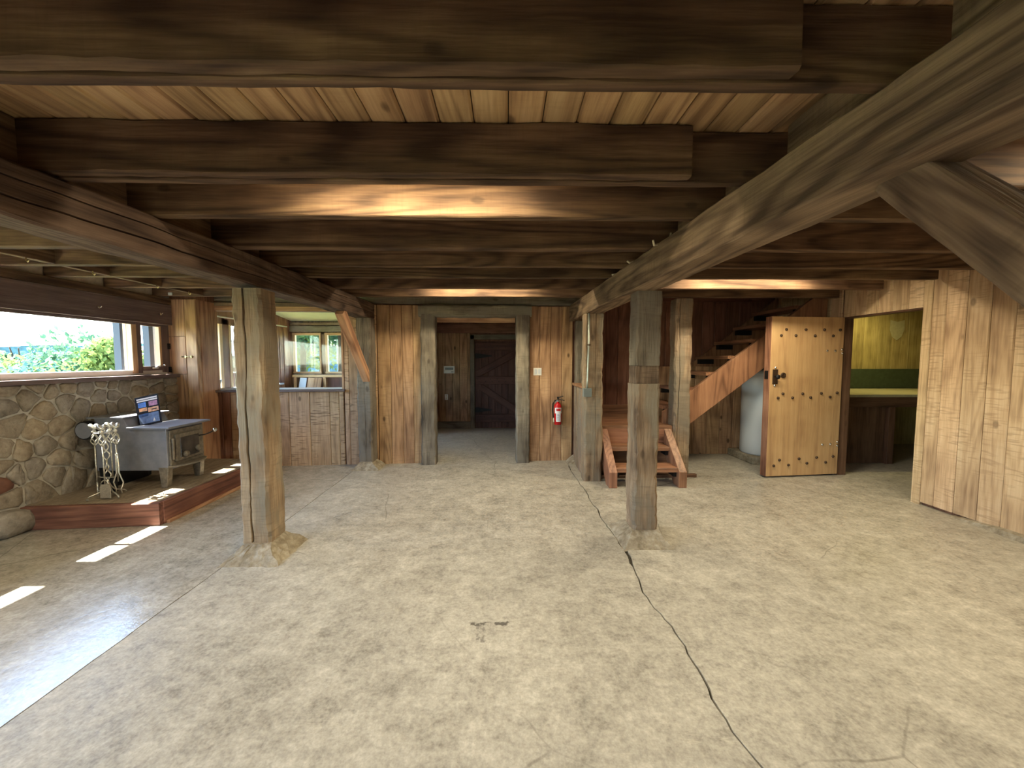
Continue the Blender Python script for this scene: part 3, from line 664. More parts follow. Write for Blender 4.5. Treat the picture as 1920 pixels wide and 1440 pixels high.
# ------------------------------------------------------------------ sun room behind the interior window
YS = 8.2
ws_ = (MB().box((-4.62, YS, 0), (-1.68, YS + .1, 1.16)).box((-4.62, YS, 2.0), (-1.68, YS + .1, 2.5)).box((-4.62, YS, 1.1), (-4.46, YS + .1, 2.1))
       .box((-3.87, YS, 1.1), (-3.79, YS + .1, 2.1)).box((-3.2, YS, 1.1), (-3.1, YS + .1, 2.1)).box((-2.5, YS, 1.1), (-1.68, YS + .1, 2.1)))
wall_sun = ws_.build('wall_sun_room', 'beam', kind='structure')
wsl = (MB().box((-4.62, 5.2, 0), (-4.5, YS + .1, .98)).box((-4.62, 5.2, 2.02), (-4.5, YS + .1, 2.75)).box((-4.62, 5.2, .9), (-4.5, 5.78, 2.1)).box((-4.62, 6.22, .9), (-4.5, 6.36, 2.1)).box((-4.62, 7.6, .9), (-4.5, YS, 2.1)))
wall_sunl = wsl.build('wall_sun_room_side', 'plank_red', kind='structure')
for y in frange(7.67, 8.15, .15):
    vplank(wall_sunl, y - .07, y + .07, -4.505, -4.49, 0, 2.3, 'plank_cedar', 'x')
MB().prism([(5.2, 2.70), (8.35, 2.24), (8.35, 2.34), (5.2, 2.80)], 'x', -4.62, -1.68).build('ceiling_sun_room', 'cream', kind='structure')
timber('wall_trim', (-4.5, 8.17, 2.2), (-1.7, 8.17, 2.2), .05, .06, 'beam', wall_sun)
timber('wall_trim', (-4.5, 8.15, 2.10), (-1.7, 8.15, 2.10), .06, .12, 'weathered', wall_sun)
w4 = empty('window_4', kind='structure')
for x0, x1 in ((-4.46, -3.87), (-3.79, -3.2), (-3.1, -2.5)):
    MB().box((x0, 8.25, 1.16), (x1, 8.256, 2.0)).build('pane', 'glass', w4)
    timber('stile', (x0 + .03, 8.19, 1.16), (x0 + .03, 8.19, 2.0), .05, .06, 'frame_light', w4, up=(0, -1, 0))
    timber('stile', (x1 - .02, 8.19, 1.16), (x1 - .02, 8.19, 2.0), .03, .06, 'frame_light', w4, up=(0, -1, 0))
    timber('rail', (x0, 8.185, 1.185), (x1, 8.185, 1.185), .06, .04, 'frame_light', w4)
    timber('rail', (x0, 8.185, 1.995), (x1, 8.185, 1.995), .06, .05, 'frame_light', w4)
w5 = empty('window_5', kind='structure')
for y0, y1 in ((5.78, 6.22), (6.36, 7.6)):
    MB().box((-4.565, y0, .98), (-4.56, y1, 2.02)).build('pane', 'glass', w5)
    for y in (y0 + .03, y1 - .03): timber('stile', (-4.53, y, .98), (-4.53, y, 2.02), .06, .07, 'frame_light', w5, up=(1, 0, 0))
    timber('sill', (-4.45, y0 - .05, .985), (-4.45, y1 + .05, .985), .16, .03, 'white_plastic', w5)
for z in (1.24, 1.50, 1.76): timber('glazing_bar', (-4.555, 6.36, z), (-4.555, 7.6, z), .02, .018 if z != 1.5 else .05, 'white_plastic', w5)
for y in (6.67, 6.98, 7.29): timber('glazing_bar', (-4.555, y, .98), (-4.555, y, 2.02), .02, .018, 'white_plastic', w5, up=(1, 0, 0))
# low cupboards below the far sun room windows, with boards leaning on them
cb = empty('low_cupboard', (-4.4, 8.0, 0), label='low open cupboard below the far sun room windows', cat='cupboard')
MB().box((0, .1, 0), (1.9, .18, 1.1)).build('back_panel', 'door_dark', cb)
for i in range(4): timber('upright', (.05 + i * .6, .05, 0), (.05 + i * .6, .05, 1.09), .06, .08, 'frame_light', cb, up=(0, -1, 0))
timber('rail', (0, .05, 1.12), (1.9, .05, 1.12), .1, .05, 'frame_light', cb)
for i, (x0, mt, w, lb) in enumerate(((-4.22, 'white_enamel', .14, 'pale blue white board leaning under the far sun room window'), (-4.06, 'panel', .13, 'tan board leaning beside the pale board in the sun room'), (-3.92, 'plank', .15, 'brown board leaning in the sun room, nearest the window post'))):
    timber('leaning_board', (x0, 7.7, .0), (x0 + .06, 7.99, 1.08), w, .02, mt, up=(0, -1, .2), label=lb, cat='board')
# curtain rod on the side wall
MB().tube([(-4.42, 5.5, 2.12), (-4.42, 7.9, 2.12)], .012).tube([(-4.5, 7.85, 2.12), (-4.42, 7.85, 2.12)], .009).tube([(-4.5, 5.6, 2.12), (-4.42, 5.6, 2.12)], .009).build('curtain_rod', 'white_plastic', label='white curtain rod over the sun room side windows', cat='rod')
MB().lathe((-4.40, 5.98, 1.0), [(.035, 0), (.04, .01), (.012, .02), (.012, .09), (.03, .12), (.028, .15)], 'z', 12).build('sill_ornament', 'white_enamel', label='small white ornament on the sun room side sill', cat='ornament')

# ------------------------------------------------------------------ stairwell shell
wall_stair = (MB().box((1.0, 5.99, 0), (4.2, 6.1, 3.65)).box((.9, 5.62, 0), (1.0, 6.1, 3.65)).box((1.1, 4.72, ZC + .16), (1.2, 6.1, 3.65)).box((1.1, 4.70, ZC + .16), (4.3, 4.78, 3.65)).box((.9, 4.7, 3.6), (4.3, 6.1, 3.7))).build('wall_stair', 'plank_red', kind='structure')
prow(wall_stair, [1.0, 1.18, 1.37, 1.55, 1.74, 1.93, 2.1, 2.3, 2.48, 2.67, 2.85, 3.05, 3.24, 3.42, 3.62, 3.8, 4.0, 4.16], 5.955, 5.99, .6, 3.6, 'plank_red')
timber('wall_trim', (2.2, 5.945, 2.40), (4.16, 5.945, 2.40), .03, .12, 'plank_red', wall_stair)
wus = MB().box((2.25, 5.86, 0), (4.17, 5.95, 1.35)).build('wall_under_stair', 'plank_cedar', kind='structure')
prow(wus, [2.3, 2.5, 2.69, 2.9, 3.1, 3.3, 3.5, 3.7, 3.9, 4.15], 5.83, 5.86, 0, 1.35, 'plank')

# storeroom shell behind the right wall
MB().box((4.3, 6.5, 0), (7.3, 6.6, 2.5)).box((7.2, 2.9, 0), (7.3, 6.6, 2.5)).box((4.3, 2.9, 0), (7.3, 3.0, 2.5)).box((4.25, 6.05, 0), (4.35, 6.6, 2.5)).build('wall_store', 'store_plank', kind='structure')
MB().box((4.2, 2.9, 2.45), (7.3, 6.6, 2.55)).build('ceiling_store', 'dark_void', kind='structure')
wsb = MB().box((4.3, 6.46, 0), (7.2, 6.5, 2.45)).build('wall_store_back', 'store_plank', kind='structure')
prow(wsb, frange(4.3, 7.2, .26, .04), 6.43, 6.46, .9, 2.45, 'store_plank')

# ------------------------------------------------------------------ main beams, posts and braces
timber('main_beam', (-2.075, -4.6, 2.065), (-1.885, 5.32, 2.115), .215, .20, 'beam_dark', up=(1, 0, 0), seg=150, jit=.005, ch=.006, notch=[(-.035, .004, .03), (.04, .003, .025)],
       label='long dark hewn beam above the wood stove side of the room', cat='beam')
mb_r = timber('main_beam', (1.32, -4.6, 2.08), (1.00, 5.45, 2.105), .20, .22, 'beam', up=(0, 0, 1), seg=150, jit=.003, ch=.004,
       label='long pale sawn beam running past the staircase side', cat='beam')
def post(name, x0, x1, y0, y1, z0, z1, mat, label, notch=None, lean=(0, 0), seg=44, jit=.006, ch=.012):
    cx, cy = (x0 + x1) / 2, (y0 + y1) / 2
    return timber(name, (cx, cy, z0), (cx + lean[0], cy + lean[1], z1), x1 - x0, y1 - y0, mat, up=(0, -1, 0), seg=seg, jit=jit, ch=ch, notch=notch, label=label, cat='post')
post('timber_post', -1.965, -1.755, 2.82, 3.03, .085, 1.968, 'post', 'rough timber post with a long crack, nearest the wood stove', notch=[(.02, .008, .06)], lean=(-.02, .02))
post('timber_post', -1.96, -1.77, 5.09, 5.285, .09, 2.0, 'weathered', 'grey post against the back wall under the dark beam', notch=[(.0, .003, .02)])
# notched post: sound foot, pocket, slimmer shaft
pr = empty('timber_post', (1.12, 3.1, 0), label='notched timber post standing free in front of the small steps', cat='post')
timber('post_foot', (0, 0, .08), (0, 0, 1.262), .20, .20, 'post', pr, up=(0, -1, 0), seg=30, jit=.006, ch=.014)
timber('post_pocket', (.005, .02, 1.262), (.005, .02, 1.405), .19, .16, 'beam_dark', pr, up=(0, -1, 0), seg=6, jit=.004, ch=.006)
timber('post_shaft', (.005, .012, 1.405), (.012, .015, 1.99), .195, .185, 'weathered', pr, up=(0, -1, 0), seg=18, jit=.004, ch=.008)
post('timber_post', .935, 1.15, 4.50, 4.69, 0, 1.99, 'post', 'weathered post at the end of the low wall, carrying the conduit', notch=[(-.02, .002, .01)], jit=.008, lean=(-.01, 0))
post('timber_post', 2.09, 2.30, 4.715, 4.90, 0, 2.2, 'post', 'split weathered post beside the open staircase', notch=[(.05, .004, .03)], jit=.009)
post('timber_post', .98, 1.14, 5.36, 5.5, 0, 1.99, 'weathered', 'dark post at the back wall end of the low wall')
post('timber_post', 1.17, 1.37, .10, .30, 0, 1.965, 'beam', 'timber post beside the camera carrying the large brace')
timber('knee_brace', (1.2, .30, 1.06), (1.2, 1.16, 2.01), .12, .125, 'beam', up=(0, -1, 1), seg=20, jit=.002, ch=.003, label='large pale diagonal brace rising to the beam, nearest the camera', cat='brace')
timber('knee_brace', (-1.835, 5.12, 1.2), (-1.86, 4.40, 2.0), .09, .11, 'panel', up=(0, -1, -1), seg=8, jit=.002, ch=.004, label='reddish diagonal brace on the grey post at the back wall', cat='brace')
timber('knee_brace', (1.07, 5.4, 1.25), (1.07, 4.8, 2.0), .05, .11, 'post', up=(0, -1, -1), seg=8, jit=.002, ch=.004, label='thin diagonal brace behind the conduit above the low wall', cat='brace')
# concrete footings
def footing(label, x0, x1, y0, y1, tx0, tx1, ty0, ty1, h, jit=.006):
    rr = random.Random(int(x0 * 1000) & 0xfff); n = 12; vs = []
    for k in range(5):
        f = k / 4
        A = [x0 + (tx0 - x0) * f, x1 + (tx1 - x1) * f, y0 + (ty0 - y0) * f, y1 + (ty1 - y1) * f]; z = h * f - (.006 if k == 0 else 0)
        ring = [(A[0] + (A[1] - A[0]) * i / n, A[2]) for i in range(n)] + [(A[1], A[2] + (A[3] - A[2]) * i / n) for i in range(n)] + [(A[1] - (A[1] - A[0]) * i / n, A[3]) for i in range(n)] + [(A[0], A[3] - (A[3] - A[2]) * i / n) for i in range(n)]
        vs += [(p[0] + rr.uniform(-jit, jit), p[1] + rr.uniform(-jit, jit), z + (rr.uniform(-jit, jit) * .5 if 0 < k < 4 else 0)) for p in ring]
    m = 4 * n
    fs = [(k * m + i, k * m + (i + 1) % m, (k + 1) * m + (i + 1) % m, (k + 1) * m + i) for k in range(4) for i in range(m)] + [tuple(range(4 * m, 5 * m)), tuple(range(m))[::-1]]
    o = MB().add(vs, fs).build('post_footing', 'rough_concrete', origin=((x0 + x1) / 2, (y0 + y1) / 2, 0), label=label, cat='footing')
footing('crumbling concrete footing under the cracked post by the stove', -2.02, -1.60, 2.63, 3.06, -1.94, -1.75, 2.79, 3.02, .09, .012)
footing('smooth concrete footing under the notched post', .90, 1.29, 2.83, 3.28, 1.015, 1.225, 2.98, 3.21, .085, .003)
footing('concrete footing of the grey post at the back wall', -2.02, -1.66, 4.98, 5.3, -1.94, -1.79, 5.08, 5.28, .095, .006)
footing('concrete footing in the back wall corner by the low wall', .86, 1.14, 5.24, 5.47, .97, 1.13, 5.36, 5.46, .09, .006)

# ------------------------------------------------------------------ low wall by the steps
lw = MB().box((.985, 4.69, 0), (1.06, 5.42, 1.095)).build('wall_low', 'plank_saw', kind='structure')
prow(lw, [4.69, 4.87, 5.05, 5.24, 5.40], .985, .965, .0, 1.095, 'post', 'x')
timber('cap_board', (1.04, 4.69, 1.112), (1.04, 5.42, 1.112), .19, .035, 'stair', lw)

# ------------------------------------------------------------------ staircase: low steps, landing, open flight
st = empty('staircase', (1.6, 4.8, 0), label='reddish wooden open staircase with low steps and landing', cat='staircase')
def T(name, a, b, w, h, mat='stair', parent=st, **kw):
    o = Vector((1.6, 4.8, 0)); return timber(name, Vector(a) - o, Vector(b) - o, w, h, mat, parent, **kw)
def stringer(name, poly, axis, a, b, **kw):
    m = MB().prism(poly, axis, a, b); o = Vector((1.6, 4.8, 0)); m.v = [tuple(Vector(v) - o) for v in m.v]
    return m.build(name, kw.pop('mat', 'stair_slope'), st, bevel=.004)
k_ = M['stair'].copy(); k_.name = 'stair_wood_plain'; M['stair_slope'] = k_
sl = [(4.25, 0), (4.25, .18), (4.70, .60), (4.70, .33), (4.40, 0)]
stringer('stringer', sl, 'x', 1.17, 1.262); stringer('stringer', sl, 'x', 1.965, 2.055)
T('tread', (1.262, 4.40, .195), (1.965, 4.40, .195), .24, .05); T('tread', (1.262, 4.64, .385), (1.965, 4.64, .385), .24, .05)
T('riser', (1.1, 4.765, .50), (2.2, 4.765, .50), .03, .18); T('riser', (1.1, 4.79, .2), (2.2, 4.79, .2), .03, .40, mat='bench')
for i in range(5): T('landing_board', (1.08, 4.87 + i * .24, .605), (2.25, 4.87 + i * .24, .605), .238, .045)
T('landing_skirt', (1.06, 5.945, .69), (2.3, 5.945, .69), .025, .13)
T('floor_cleat', (1.02, 4.62, .02), (2.36, 4.66, .02), .05, .04, mat='bench')
f0 = lambda x_: 1.07 + .77 * (x_ - 2.43); f1 = lambda x_: .64 + .77 * (x_ - 2.43)
fs_ = [(2.05, max(f1(2.05), .3)), (2.05, f0(2.05)), (4.14, f0(4.14)), (4.14, f1(4.14))]
stringer('stringer', fs_, 'y', 4.93, 4.985); stringer('stringer', fs_, 'y', 5.85, 5.90)
for k in range(8):
    z = .855 + .217 * k; x0 = 2.06 + .282 * k
    if x0 > 3.95: break
    T('tread', (x0 + .13, 4.985, z - .022), (x0 + .13, 5.85, z - .022), .27, .045)
    for ya, yb_, zz in ((5.77, 5.85, z - .115), (4.986, 5.05, z - .10)):
        br_ = MB().box((x0 + .03, ya, zz), (x0 + .24, yb_, z - .047))
        br_.v = [tuple(Vector(v) - Vector((1.6, 4.8, 0))) for v in br_.v]; br_.build('bracket', 'iron', st)
for x0, x1 in ((1.262, 1.30), (1.93, 1.965)):
    for yy, z in ((4.32, .11), (4.56, .30)):
        b_ = MB().box((x0, yy, z), (x1, yy + .14, z + .058)); b_.v = [tuple(Vector(v) - Vector((1.6, 4.8, 0))) for v in b_.v]; b_.build('bracket', 'iron', st)

# ------------------------------------------------------------------ white tank behind the studded door
tk = empty('water_tank', (3.75, 5.50, 0), label='white cylindrical tank behind the studded door', cat='tank')
MB().lathe((0, 0, .10), [(.272, 0), (.285, .02), (.285, 1.16), (.27, 1.19), (.02, 1.21)], 'z', 40).build('shell', 'white_enamel', tk)
MB().lathe((0, 0, 1.285), [(.29, -.02), (.292, 0), (.286, .025)], 'z', 40).build('top_band', 'grey_plastic', tk)
MB().cyl((-.1, -.12, 1.29), .04, .07, 'z', 12).box((-.2, -.06, 1.30), (-.13, .02, 1.36)).tube([(-.05, 0, 1.3), (-.05, 0, 1.42), (.05, .05, 1.45)], .015).cyl((.08, -.1, 1.29), .02, .09, 'z', 10).build('fittings', 'dark_plastic', tk)
MB().box((3.42, 5.2, 0), (4.1, 5.8, .10)).build('tank_plinth', 'rough_concrete', bevel=.01, label='low concrete plinth under the white tank', cat='plinth')

# ------------------------------------------------------------------ studded door, standing open
DX0, DY0, DX1, DY1 = 3.20, 4.60, 4.175, 4.70
dw = math.hypot(DX1 - DX0, DY1 - DY0); da = math.atan2(DY1 - DY0, DX1 - DX0)
d2 = empty('door_2', (DX0, DY0, 0), da, kind='structure', label='thick pale door with rows of iron studs standing open')
timber('leaf', (dw / 2, .045, .02), (dw / 2, .045, 1.972), dw, .09, 'door_ply', d2, up=(0, -1, 0), ch=.004)
timber('edge_strip', (-.004, .045, .02), (-.004, .045, 1.972), .008, .088, 'plank_cedar', d2, up=(0, -1, 0), ch=.001)
def duv(zx, zy):
    v = (zy - 204) / 1128; l = 160 - 38 * v; r = 705 - 65 * v
    return (zx - l) / (r - l) * dw, 1.972 - v * 1.952
for zx, zy in ((262, 293), (407, 293), (547, 293), (665, 293), (225, 335), (333, 335), (476, 335), (612, 335), (240, 743), (385, 745), (523, 743), (641, 741), (205, 773), (310, 773), (443, 772), (588, 770),
               (218, 1217), (360, 1212), (488, 1207), (610, 1203), (177, 1257), (283, 1255), (417, 1247), (555, 1245)):
    u, z = duv(zx, zy); MB().lathe((u, 0, z), [(.017, 0), (.016, -.008), (.009, -.016), (.001, -.018)], 'y', 12).build('stud', 'stud', d2)
for zx, zy in ((568, 440), (628, 440), (680, 430), (682, 457), (532, 1115), (590, 1112), (643, 1097), (643, 1125), (186, 560), (180, 685)):
    u, z = duv(zx, zy); MB().lathe((u, 0, z), [(.016, 0), (.014, -.007), (.001, -.014)], 'y', 10).build('bolt_head', 'chrome', d2)
u, z = duv(182, 623); lat = MB().box((u - .034, -.008, z - .09), (u + .034, 0, z + .09)).build('latch_plate', 'stud', d2, bevel=.003)
MB().lathe((u, -.008, z), [(.012, 0), (.012, -.02), (.026, -.03), (.028, -.045), (.015, -.055), (.001, -.057)], 'y', 16).build('knob', 'iron', lat)
u, z = duv(241, 613); MB().lathe((u, 0, z), [(.034, 0), (.034, -.008), (.026, -.014), (.02, -.014), (.012, -.009), (.001, -.009)], 'y', 18).build('lock_ring', 'stud', d2)
MB().box((-.014, .02, 1.22), (-.006, .07, 1.32)).build('strike', 'iron', d2)

# ------------------------------------------------------------------ storeroom bench
bn = empty('workbench', (5.0, 5.2, 0), label='dark wooden workbench with a pale top in the storeroom', cat='workbench')
timber('bench_top', (-.55, .58, .955), (2.1, .58, .955), 1.16, .035, 'benchtop', bn)
timber('apron', (-.55, .02, .87), (2.1, .02, .87), .035, .14, 'bench', bn)
MB().box((-.5, .06, 0), (.32, 1.1, .80)).build('cabinet_side', 'bench', bn, bevel=.004)
timber('leg', (.36, .05, 0), (.36, .05, .80), .09, .09, 'bench', bn, up=(0, -1, 0)); timber('leg', (2.0, .05, 0), (2.0, .05, .80), .09, .09, 'bench', bn, up=(0, -1, 0))
MB().box((4.4, 6.37, .975), (7.15, 6.42, 1.30)).build('bench_splashback', 'green', bevel=.004, label='dark green board along the wall above the workbench', cat='board')
shield = MB().prism([(-.12, .16), (0, .13), (.12, .16), (.125, .0), (.08, -.12), (0, -.18), (-.08, -.12), (-.125, 0)], 'y', -.006, 0)
o = shield.build('wall_shield', 'benchtop', label='pale shield shaped mark on the storeroom wall', cat='plaque'); o.location = (6.602, 6.424, 1.962)

# ------------------------------------------------------------------ hearth platform
HZ = .20
he = empty('hearth', (-3.6, 4.0, 0), label='raised hearth platform with reddish wooden edge along the stone wall', cat='hearth')
outl = [(-4.135, 3.24), (-4.115, 3.255), (-3.045, 3.345), (-3.035, 4.86), (-4.135, 4.895)]
o_ = Vector((-3.6, 4.0, 0))
hm = MB().prism([(-4.13, 3.30), (-3.08, 3.385), (-3.07, 4.855), (-4.13, 4.89)], 'z', .02, HZ); hm.v = [tuple(Vector(v) - o_) for v in hm.v]; hm.build('slab', 'hearth', he)
timber('edge_board', Vector((-4.115, 3.275, .10)) - o_, Vector((-3.035, 3.362, .10)) - o_, .045, .20, 'hearth_wood', he, ch=.005)
timber('edge_board', Vector((-3.05, 3.385, .10)) - o_, Vector((-3.04, 4.86, .10)) - o_, .045, .20, 'hearth_wood', he, ch=.005)
timber('toe_strip', Vector((-3.02, 3.40, .012)) - o_, Vector((-3.01, 4.86, .012)) - o_, .05, .024, 'panel', he, ch=.003)

# ------------------------------------------------------------------ wood stove (faces +x)
sv = empty('wood_stove', (-3.64, 3.98, HZ), label='grey steel wood stove with stepped top on the hearth', cat='stove')
body = MB().prism([(-.34, .17), (.34, .17), (.34, .585), (-.01, .585), (-.07, .685), (-.34, .685)], 'y', -.225, .225)
body.build('body', 'stove', sv, bevel=.006)
MB().prism([(-.39, .685), (-.045, .685), (-.03, .70), (-.39, .70)], 'y', -.25, .26).build('upper_top', 'stove', sv, bevel=.003)
MB().box((.0, -.265, .585), (.40, .265, .603)).build('lower_top', 'stove', sv, bevel=.003)
MB().box((-.36, -.18, 0), (-.22, .18, .20)).build('pedestal', 'iron', sv, bevel=.005)
for yy in (-.20, .20):
    MB().prism([(.27, 0), (.325, 0), (.345, .2), (.25, .2)], 'y', yy - .028, yy + .028).build('leg', 'stove_front', sv, bevel=.003)
    MB().prism([(-.30, 0), (-.24, 0), (-.23, .2), (-.32, .2)], 'y', yy - .03, yy + .03).build('leg', 'iron', sv, bevel=.003)
fr = MB().box((.34, -.205, .20), (.358, .205, .56)).build('front_plate', 'stove_front', sv, bevel=.004)
dr = MB().box((.358, -.165, .245), (.378, .165, .245 + .27)).build('door', 'stove_front', sv, bevel=.005)
MB().box((.378, -.115, .275), (.384, .115, .475)).build('glass', 'stove_glass', dr, bevel=.002)
MB().lathe((.380, -.06, .30), [(.032, 0), (.032, .016), (.026, .024), (.010, .026), (.001, .03)], 'x', 18).build('draft_knob', 'stove_front', dr)
MB().lathe((.380, .09, .33), [(.032, 0), (.032, .016), (.026, .024), (.010, .026), (.001, .03)], 'x', 18).build('draft_knob', 'stove_front', dr)
MB().tube([(.372, -.19, .27), (.372, -.19, .48)], .012).build('hinge', 'stove_front', dr)
lip = [(.34, -.225)] + [(.34 + .13 * math.sin(math.pi * i / 10) ** .6, -.225 + .45 * i / 10) for i in range(1, 10)] + [(.34, .225)]
MB().prism(lip, 'z', .195, .212).build('ash_lip', 'stove_front', sv, bevel=.003)
hd = MB().tube([(.375, .12, .45), (.42, .14, .455), (.47, .16, .475), (.50, .17, .495)], .006); hd.build('handle', 'iron', sv)
MB().ball((.51, .172, .502), .022).build('handle_ball', 'chrome', sv)
MB().cyl((-.36, -.30, .58), .088, .05, 'y', 24).build('flue_collar', 'iron', sv)
MB().cyl((-.36, -.306, .58), .076, .008, 'y', 24).build('flue_cap', 'stove', sv)
MB().cyl((-.38, -.26, .58), .06, .12, 'y', 20).build('flue_pipe', 'iron', sv)
# leaflet leaning on the stove step
cd = empty('leaflet', (-3.545, 3.865, HZ + .606), label='black leaflet with photographs leaning on the stove top', cat='leaflet')
cd.rotation_euler = (rad(-15), rad(-13), rad(14))
MB().box((-.10, 0, 0), (.10, .004, .30)).build('sheet', 'card_black', cd)
def cp(x0, x1, z0_, z1_, m, nm='photo'): MB().box((x0, -.0015, z0_), (x1, .0, z1_)).build(nm, m, cd)
cp(-.085, .09, .268, .282, 'card_white', 'title_line'); cp(-.085, .09, .247, .261, 'card_white', 'title_line')
cp(-.078, -.012, .19, .238, 'card_blue'); cp(.012, .086, .19, .238, 'card_pink')
cp(-.075, -.008, .148, .182, 'card_orange'); cp(.0, .09, .13, .175, 'card_orange')
cp(-.085, .085, .02, .12, 'card_grey'); cp(-.085, .0, .09, .122, 'card_blue')
MB().prism([(.03, .03), (.05, .03), (.042, .065)], 'y', -.004, -.0016).build('photo', 'card_white', cd)
MB().box((.03, -.0025, .148), (.075, -.0015, .157)).build('photo', 'card_black', cd)

# ------------------------------------------------------------------ fireplace tool set
ft = empty('fire_tool_stand', (-3.62, 3.50, HZ), label='stand for fire tools with a twisted stem and curled feet, on the hearth', cat='tool stand')
tw = []
for ph in (0, math.pi):
    tw.append([(.022 * math.sin(5 * math.pi * i / 30) * math.cos(7 * i / 30 + ph), .022 * math.sin(5 * math.pi * i / 30) * math.sin(7 * i / 30 + ph), .16 + .45 * i / 30) for i in range(31)])
m = MB()
for p in tw: m.tube(p, .006)
m.tube([(0, 0, .12), (0, 0, .17)], .009).tube([(0, 0, .6), (0, 0, .64)], .009)
m.build('twisted_stem', 'tool_metal', ft)
for a in (-2.3, -.3, 1.4, 2.9):
    pts = [(0, 0, .15)] + [(math.cos(a) * r_, math.sin(a) * r_, z_) for r_, z_ in ((.02, .10), (.05, .06), (.09, .045), (.125, .03), (.14, .012), (.128, .006))]
    MB().tube(pts, .006).build('foot', 'tool_metal', ft)
MB().tube([(math.cos(t_) * .065, math.sin(t_) * .065, .60) for t_ in [i * 2 * math.pi / 24 for i in range(25)]], .005).tube([(-.065, 0, .60), (.065, 0, .60)], .005).tube([(0, -.065, .60), (0, .065, .60)], .005).build('hook_ring', 'tool_metal', ft)
MB().tube([(-.085, -.01, .20), (-.06, 0, .185), (.06, 0, .185), (.085, -.01, .20)], .005).build('crosspiece', 'tool_metal', ft)
def tool(label, name, a, head):
    x_, y_ = math.cos(a) * .075, math.sin(a) * .075
    t = empty(name, (-3.62 + x_, 3.50 + y_, HZ), label=label, cat='fire tool', group='fire tools on the stand')
    MB().tube([(0, 0, .14), (0, 0, .50)], .0055).build('rod', 'tool_metal', t)
    m = MB()
    for ph in range(4):
        m.tube([(.002 + .026 * math.sin(math.pi * i / 12) * math.cos(ph * math.pi / 2 + i * .22), .026 * math.sin(math.pi * i / 12) * math.sin(ph * math.pi / 2 + i * .22), .48 + .115 * i / 12) for i in range(13)], .0045, 6)
    m.lathe((0, 0, .595), [(.006, 0), (.016, .008), (.016, .02), (.007, .03), (.013, .04), (.006, .05)], 'z', 12)
    m.build('basket_handle', 'tool_metal', t)
    MB().tube([(.0 + .026 * math.cos(q) , .012 * math.sin(q), .655 + .014 * math.sin(q * 2)) for q in [i * 2 * math.pi / 20 for i in range(21)]], .014, 8).build('handle_loop', 'tool_metal', t)
    head(t)
def h_poker(t): MB().tube([(0, 0, .15), (0, 0, .06), (.0, 0, .03)], [.006, .005, .001]).tube([(0, 0, .08), (.025, 0, .06), (.035, 0, .075)], .004).build('poker_tip', 'tool_metal', t)
def h_shovel(t):
    MB().prism([(-.035, .14), (.035, .14), (.045, .11), (.045, .015), (-.045, .015), (-.045, .11)], 'y', -.003, .003).build('shovel_blade', 'tool_metal', t)
    MB().tube([(-.035, -.002, .145), (-.02, 0, .17), (0, 0, .18), (.02, 0, .17), (.035, -.002, .145)], .005).build('shovel_neck', 'tool_metal', t)
def h_tongs(t):
    for s_ in (-1, 1): MB().tube([(s_ * .008, 0, .40), (s_ * .012, 0, .22), (s_ * .045, 0, .13), (s_ * .02, 0, .07), (s_ * .03, 0, .03)], .0055).build('tong_arm', 'tool_metal', t)
def h_brush(t): MB().lathe((0, 0, .03), [(.03, 0), (.028, .08), (.016, .11), (.006, .13)], 'z', 14).build('brush_head', 'iron', t)
tool('poker with basket handle at the near outer side of the tool stand', 'poker', math.radians(200), h_poker)
tool('ash shovel with square blade hanging on the tool stand', 'ash_shovel', math.radians(-60), h_shovel)
tool('log tongs with two arms hanging on the tool stand, nearest the stove', 'log_tongs', math.radians(15), h_tongs)
tool('hearth brush with dark bristles at the back of the tool stand', 'hearth_brush', math.radians(110), h_brush)

# ------------------------------------------------------------------ things on the back wall
c_, s_ = math.cos(AB), math.sin(AB)
def onback(u, v, z): return (u * c_ - v * s_, 5.43 + u * s_ + v * c_, z)
sw = empty('light_switch', onback(.453, -.001, 1.285), AB, label='white double light switch plate on the back wall', cat='switch')
MB().box((-.058, -.008, -.053), (.058, 0, .053)).build('plate', 'white_plastic', sw, bevel=.003)
for x_ in (-.024, .024): MB().prism([(-.034, -.008), (-.034, -.011), (.034, -.016), (.034, -.008)], 'y', 0, .001).build('rocker_gap', 'grey_plastic', sw) if False else MB().box((x_ - .017, -.013, -.034), (x_ + .017, -.008, .034)).build('rocker', 'white_enamel', sw, bevel=.002)
fe = empty('fire_extinguisher', onback(.735, -.075, .535), AB, label='red fire extinguisher hanging on the back wall planks', cat='fire extinguisher')
MB().lathe((0, 0, 0), [(.045, 0), (.052, .008), (.053, .25), (.05, .275), (.035, .30), (.018, .312), (.018, .325)], 'z', 28).build('cylinder', 'red_paint', fe)
MB().lathe((0, 0, .325), [(.022, 0), (.022, .02), (.014, .03), (.014, .05)], 'z', 16).build('valve', 'chrome', fe)
MB().box((-.012, -.015, .365), (.012, .015, .395)).tube([(0, 0, .38), (.04, -.03, .40), (.07, -.04, .41)], .006).build('carry_handle', 'black_rubber', fe)
MB().tube([(0, 0, .36), (.05, -.03, .355), (.085, -.045, .345)], .006).build('lever', 'black_rubber', fe)
MB().tube([(-.012, 0, .345), (-.05, -.01, .34), (-.072, -.015, .30), (-.076, -.01, .2), (-.068, -.01, .13), (-.062, -.015, .07)], .009).build('hose', 'black_rubber', fe)
MB().tube([(-.062, -.015, .10), (-.06, -.018, .04)], [.009, .012]).build('nozzle', 'wire_white', fe)
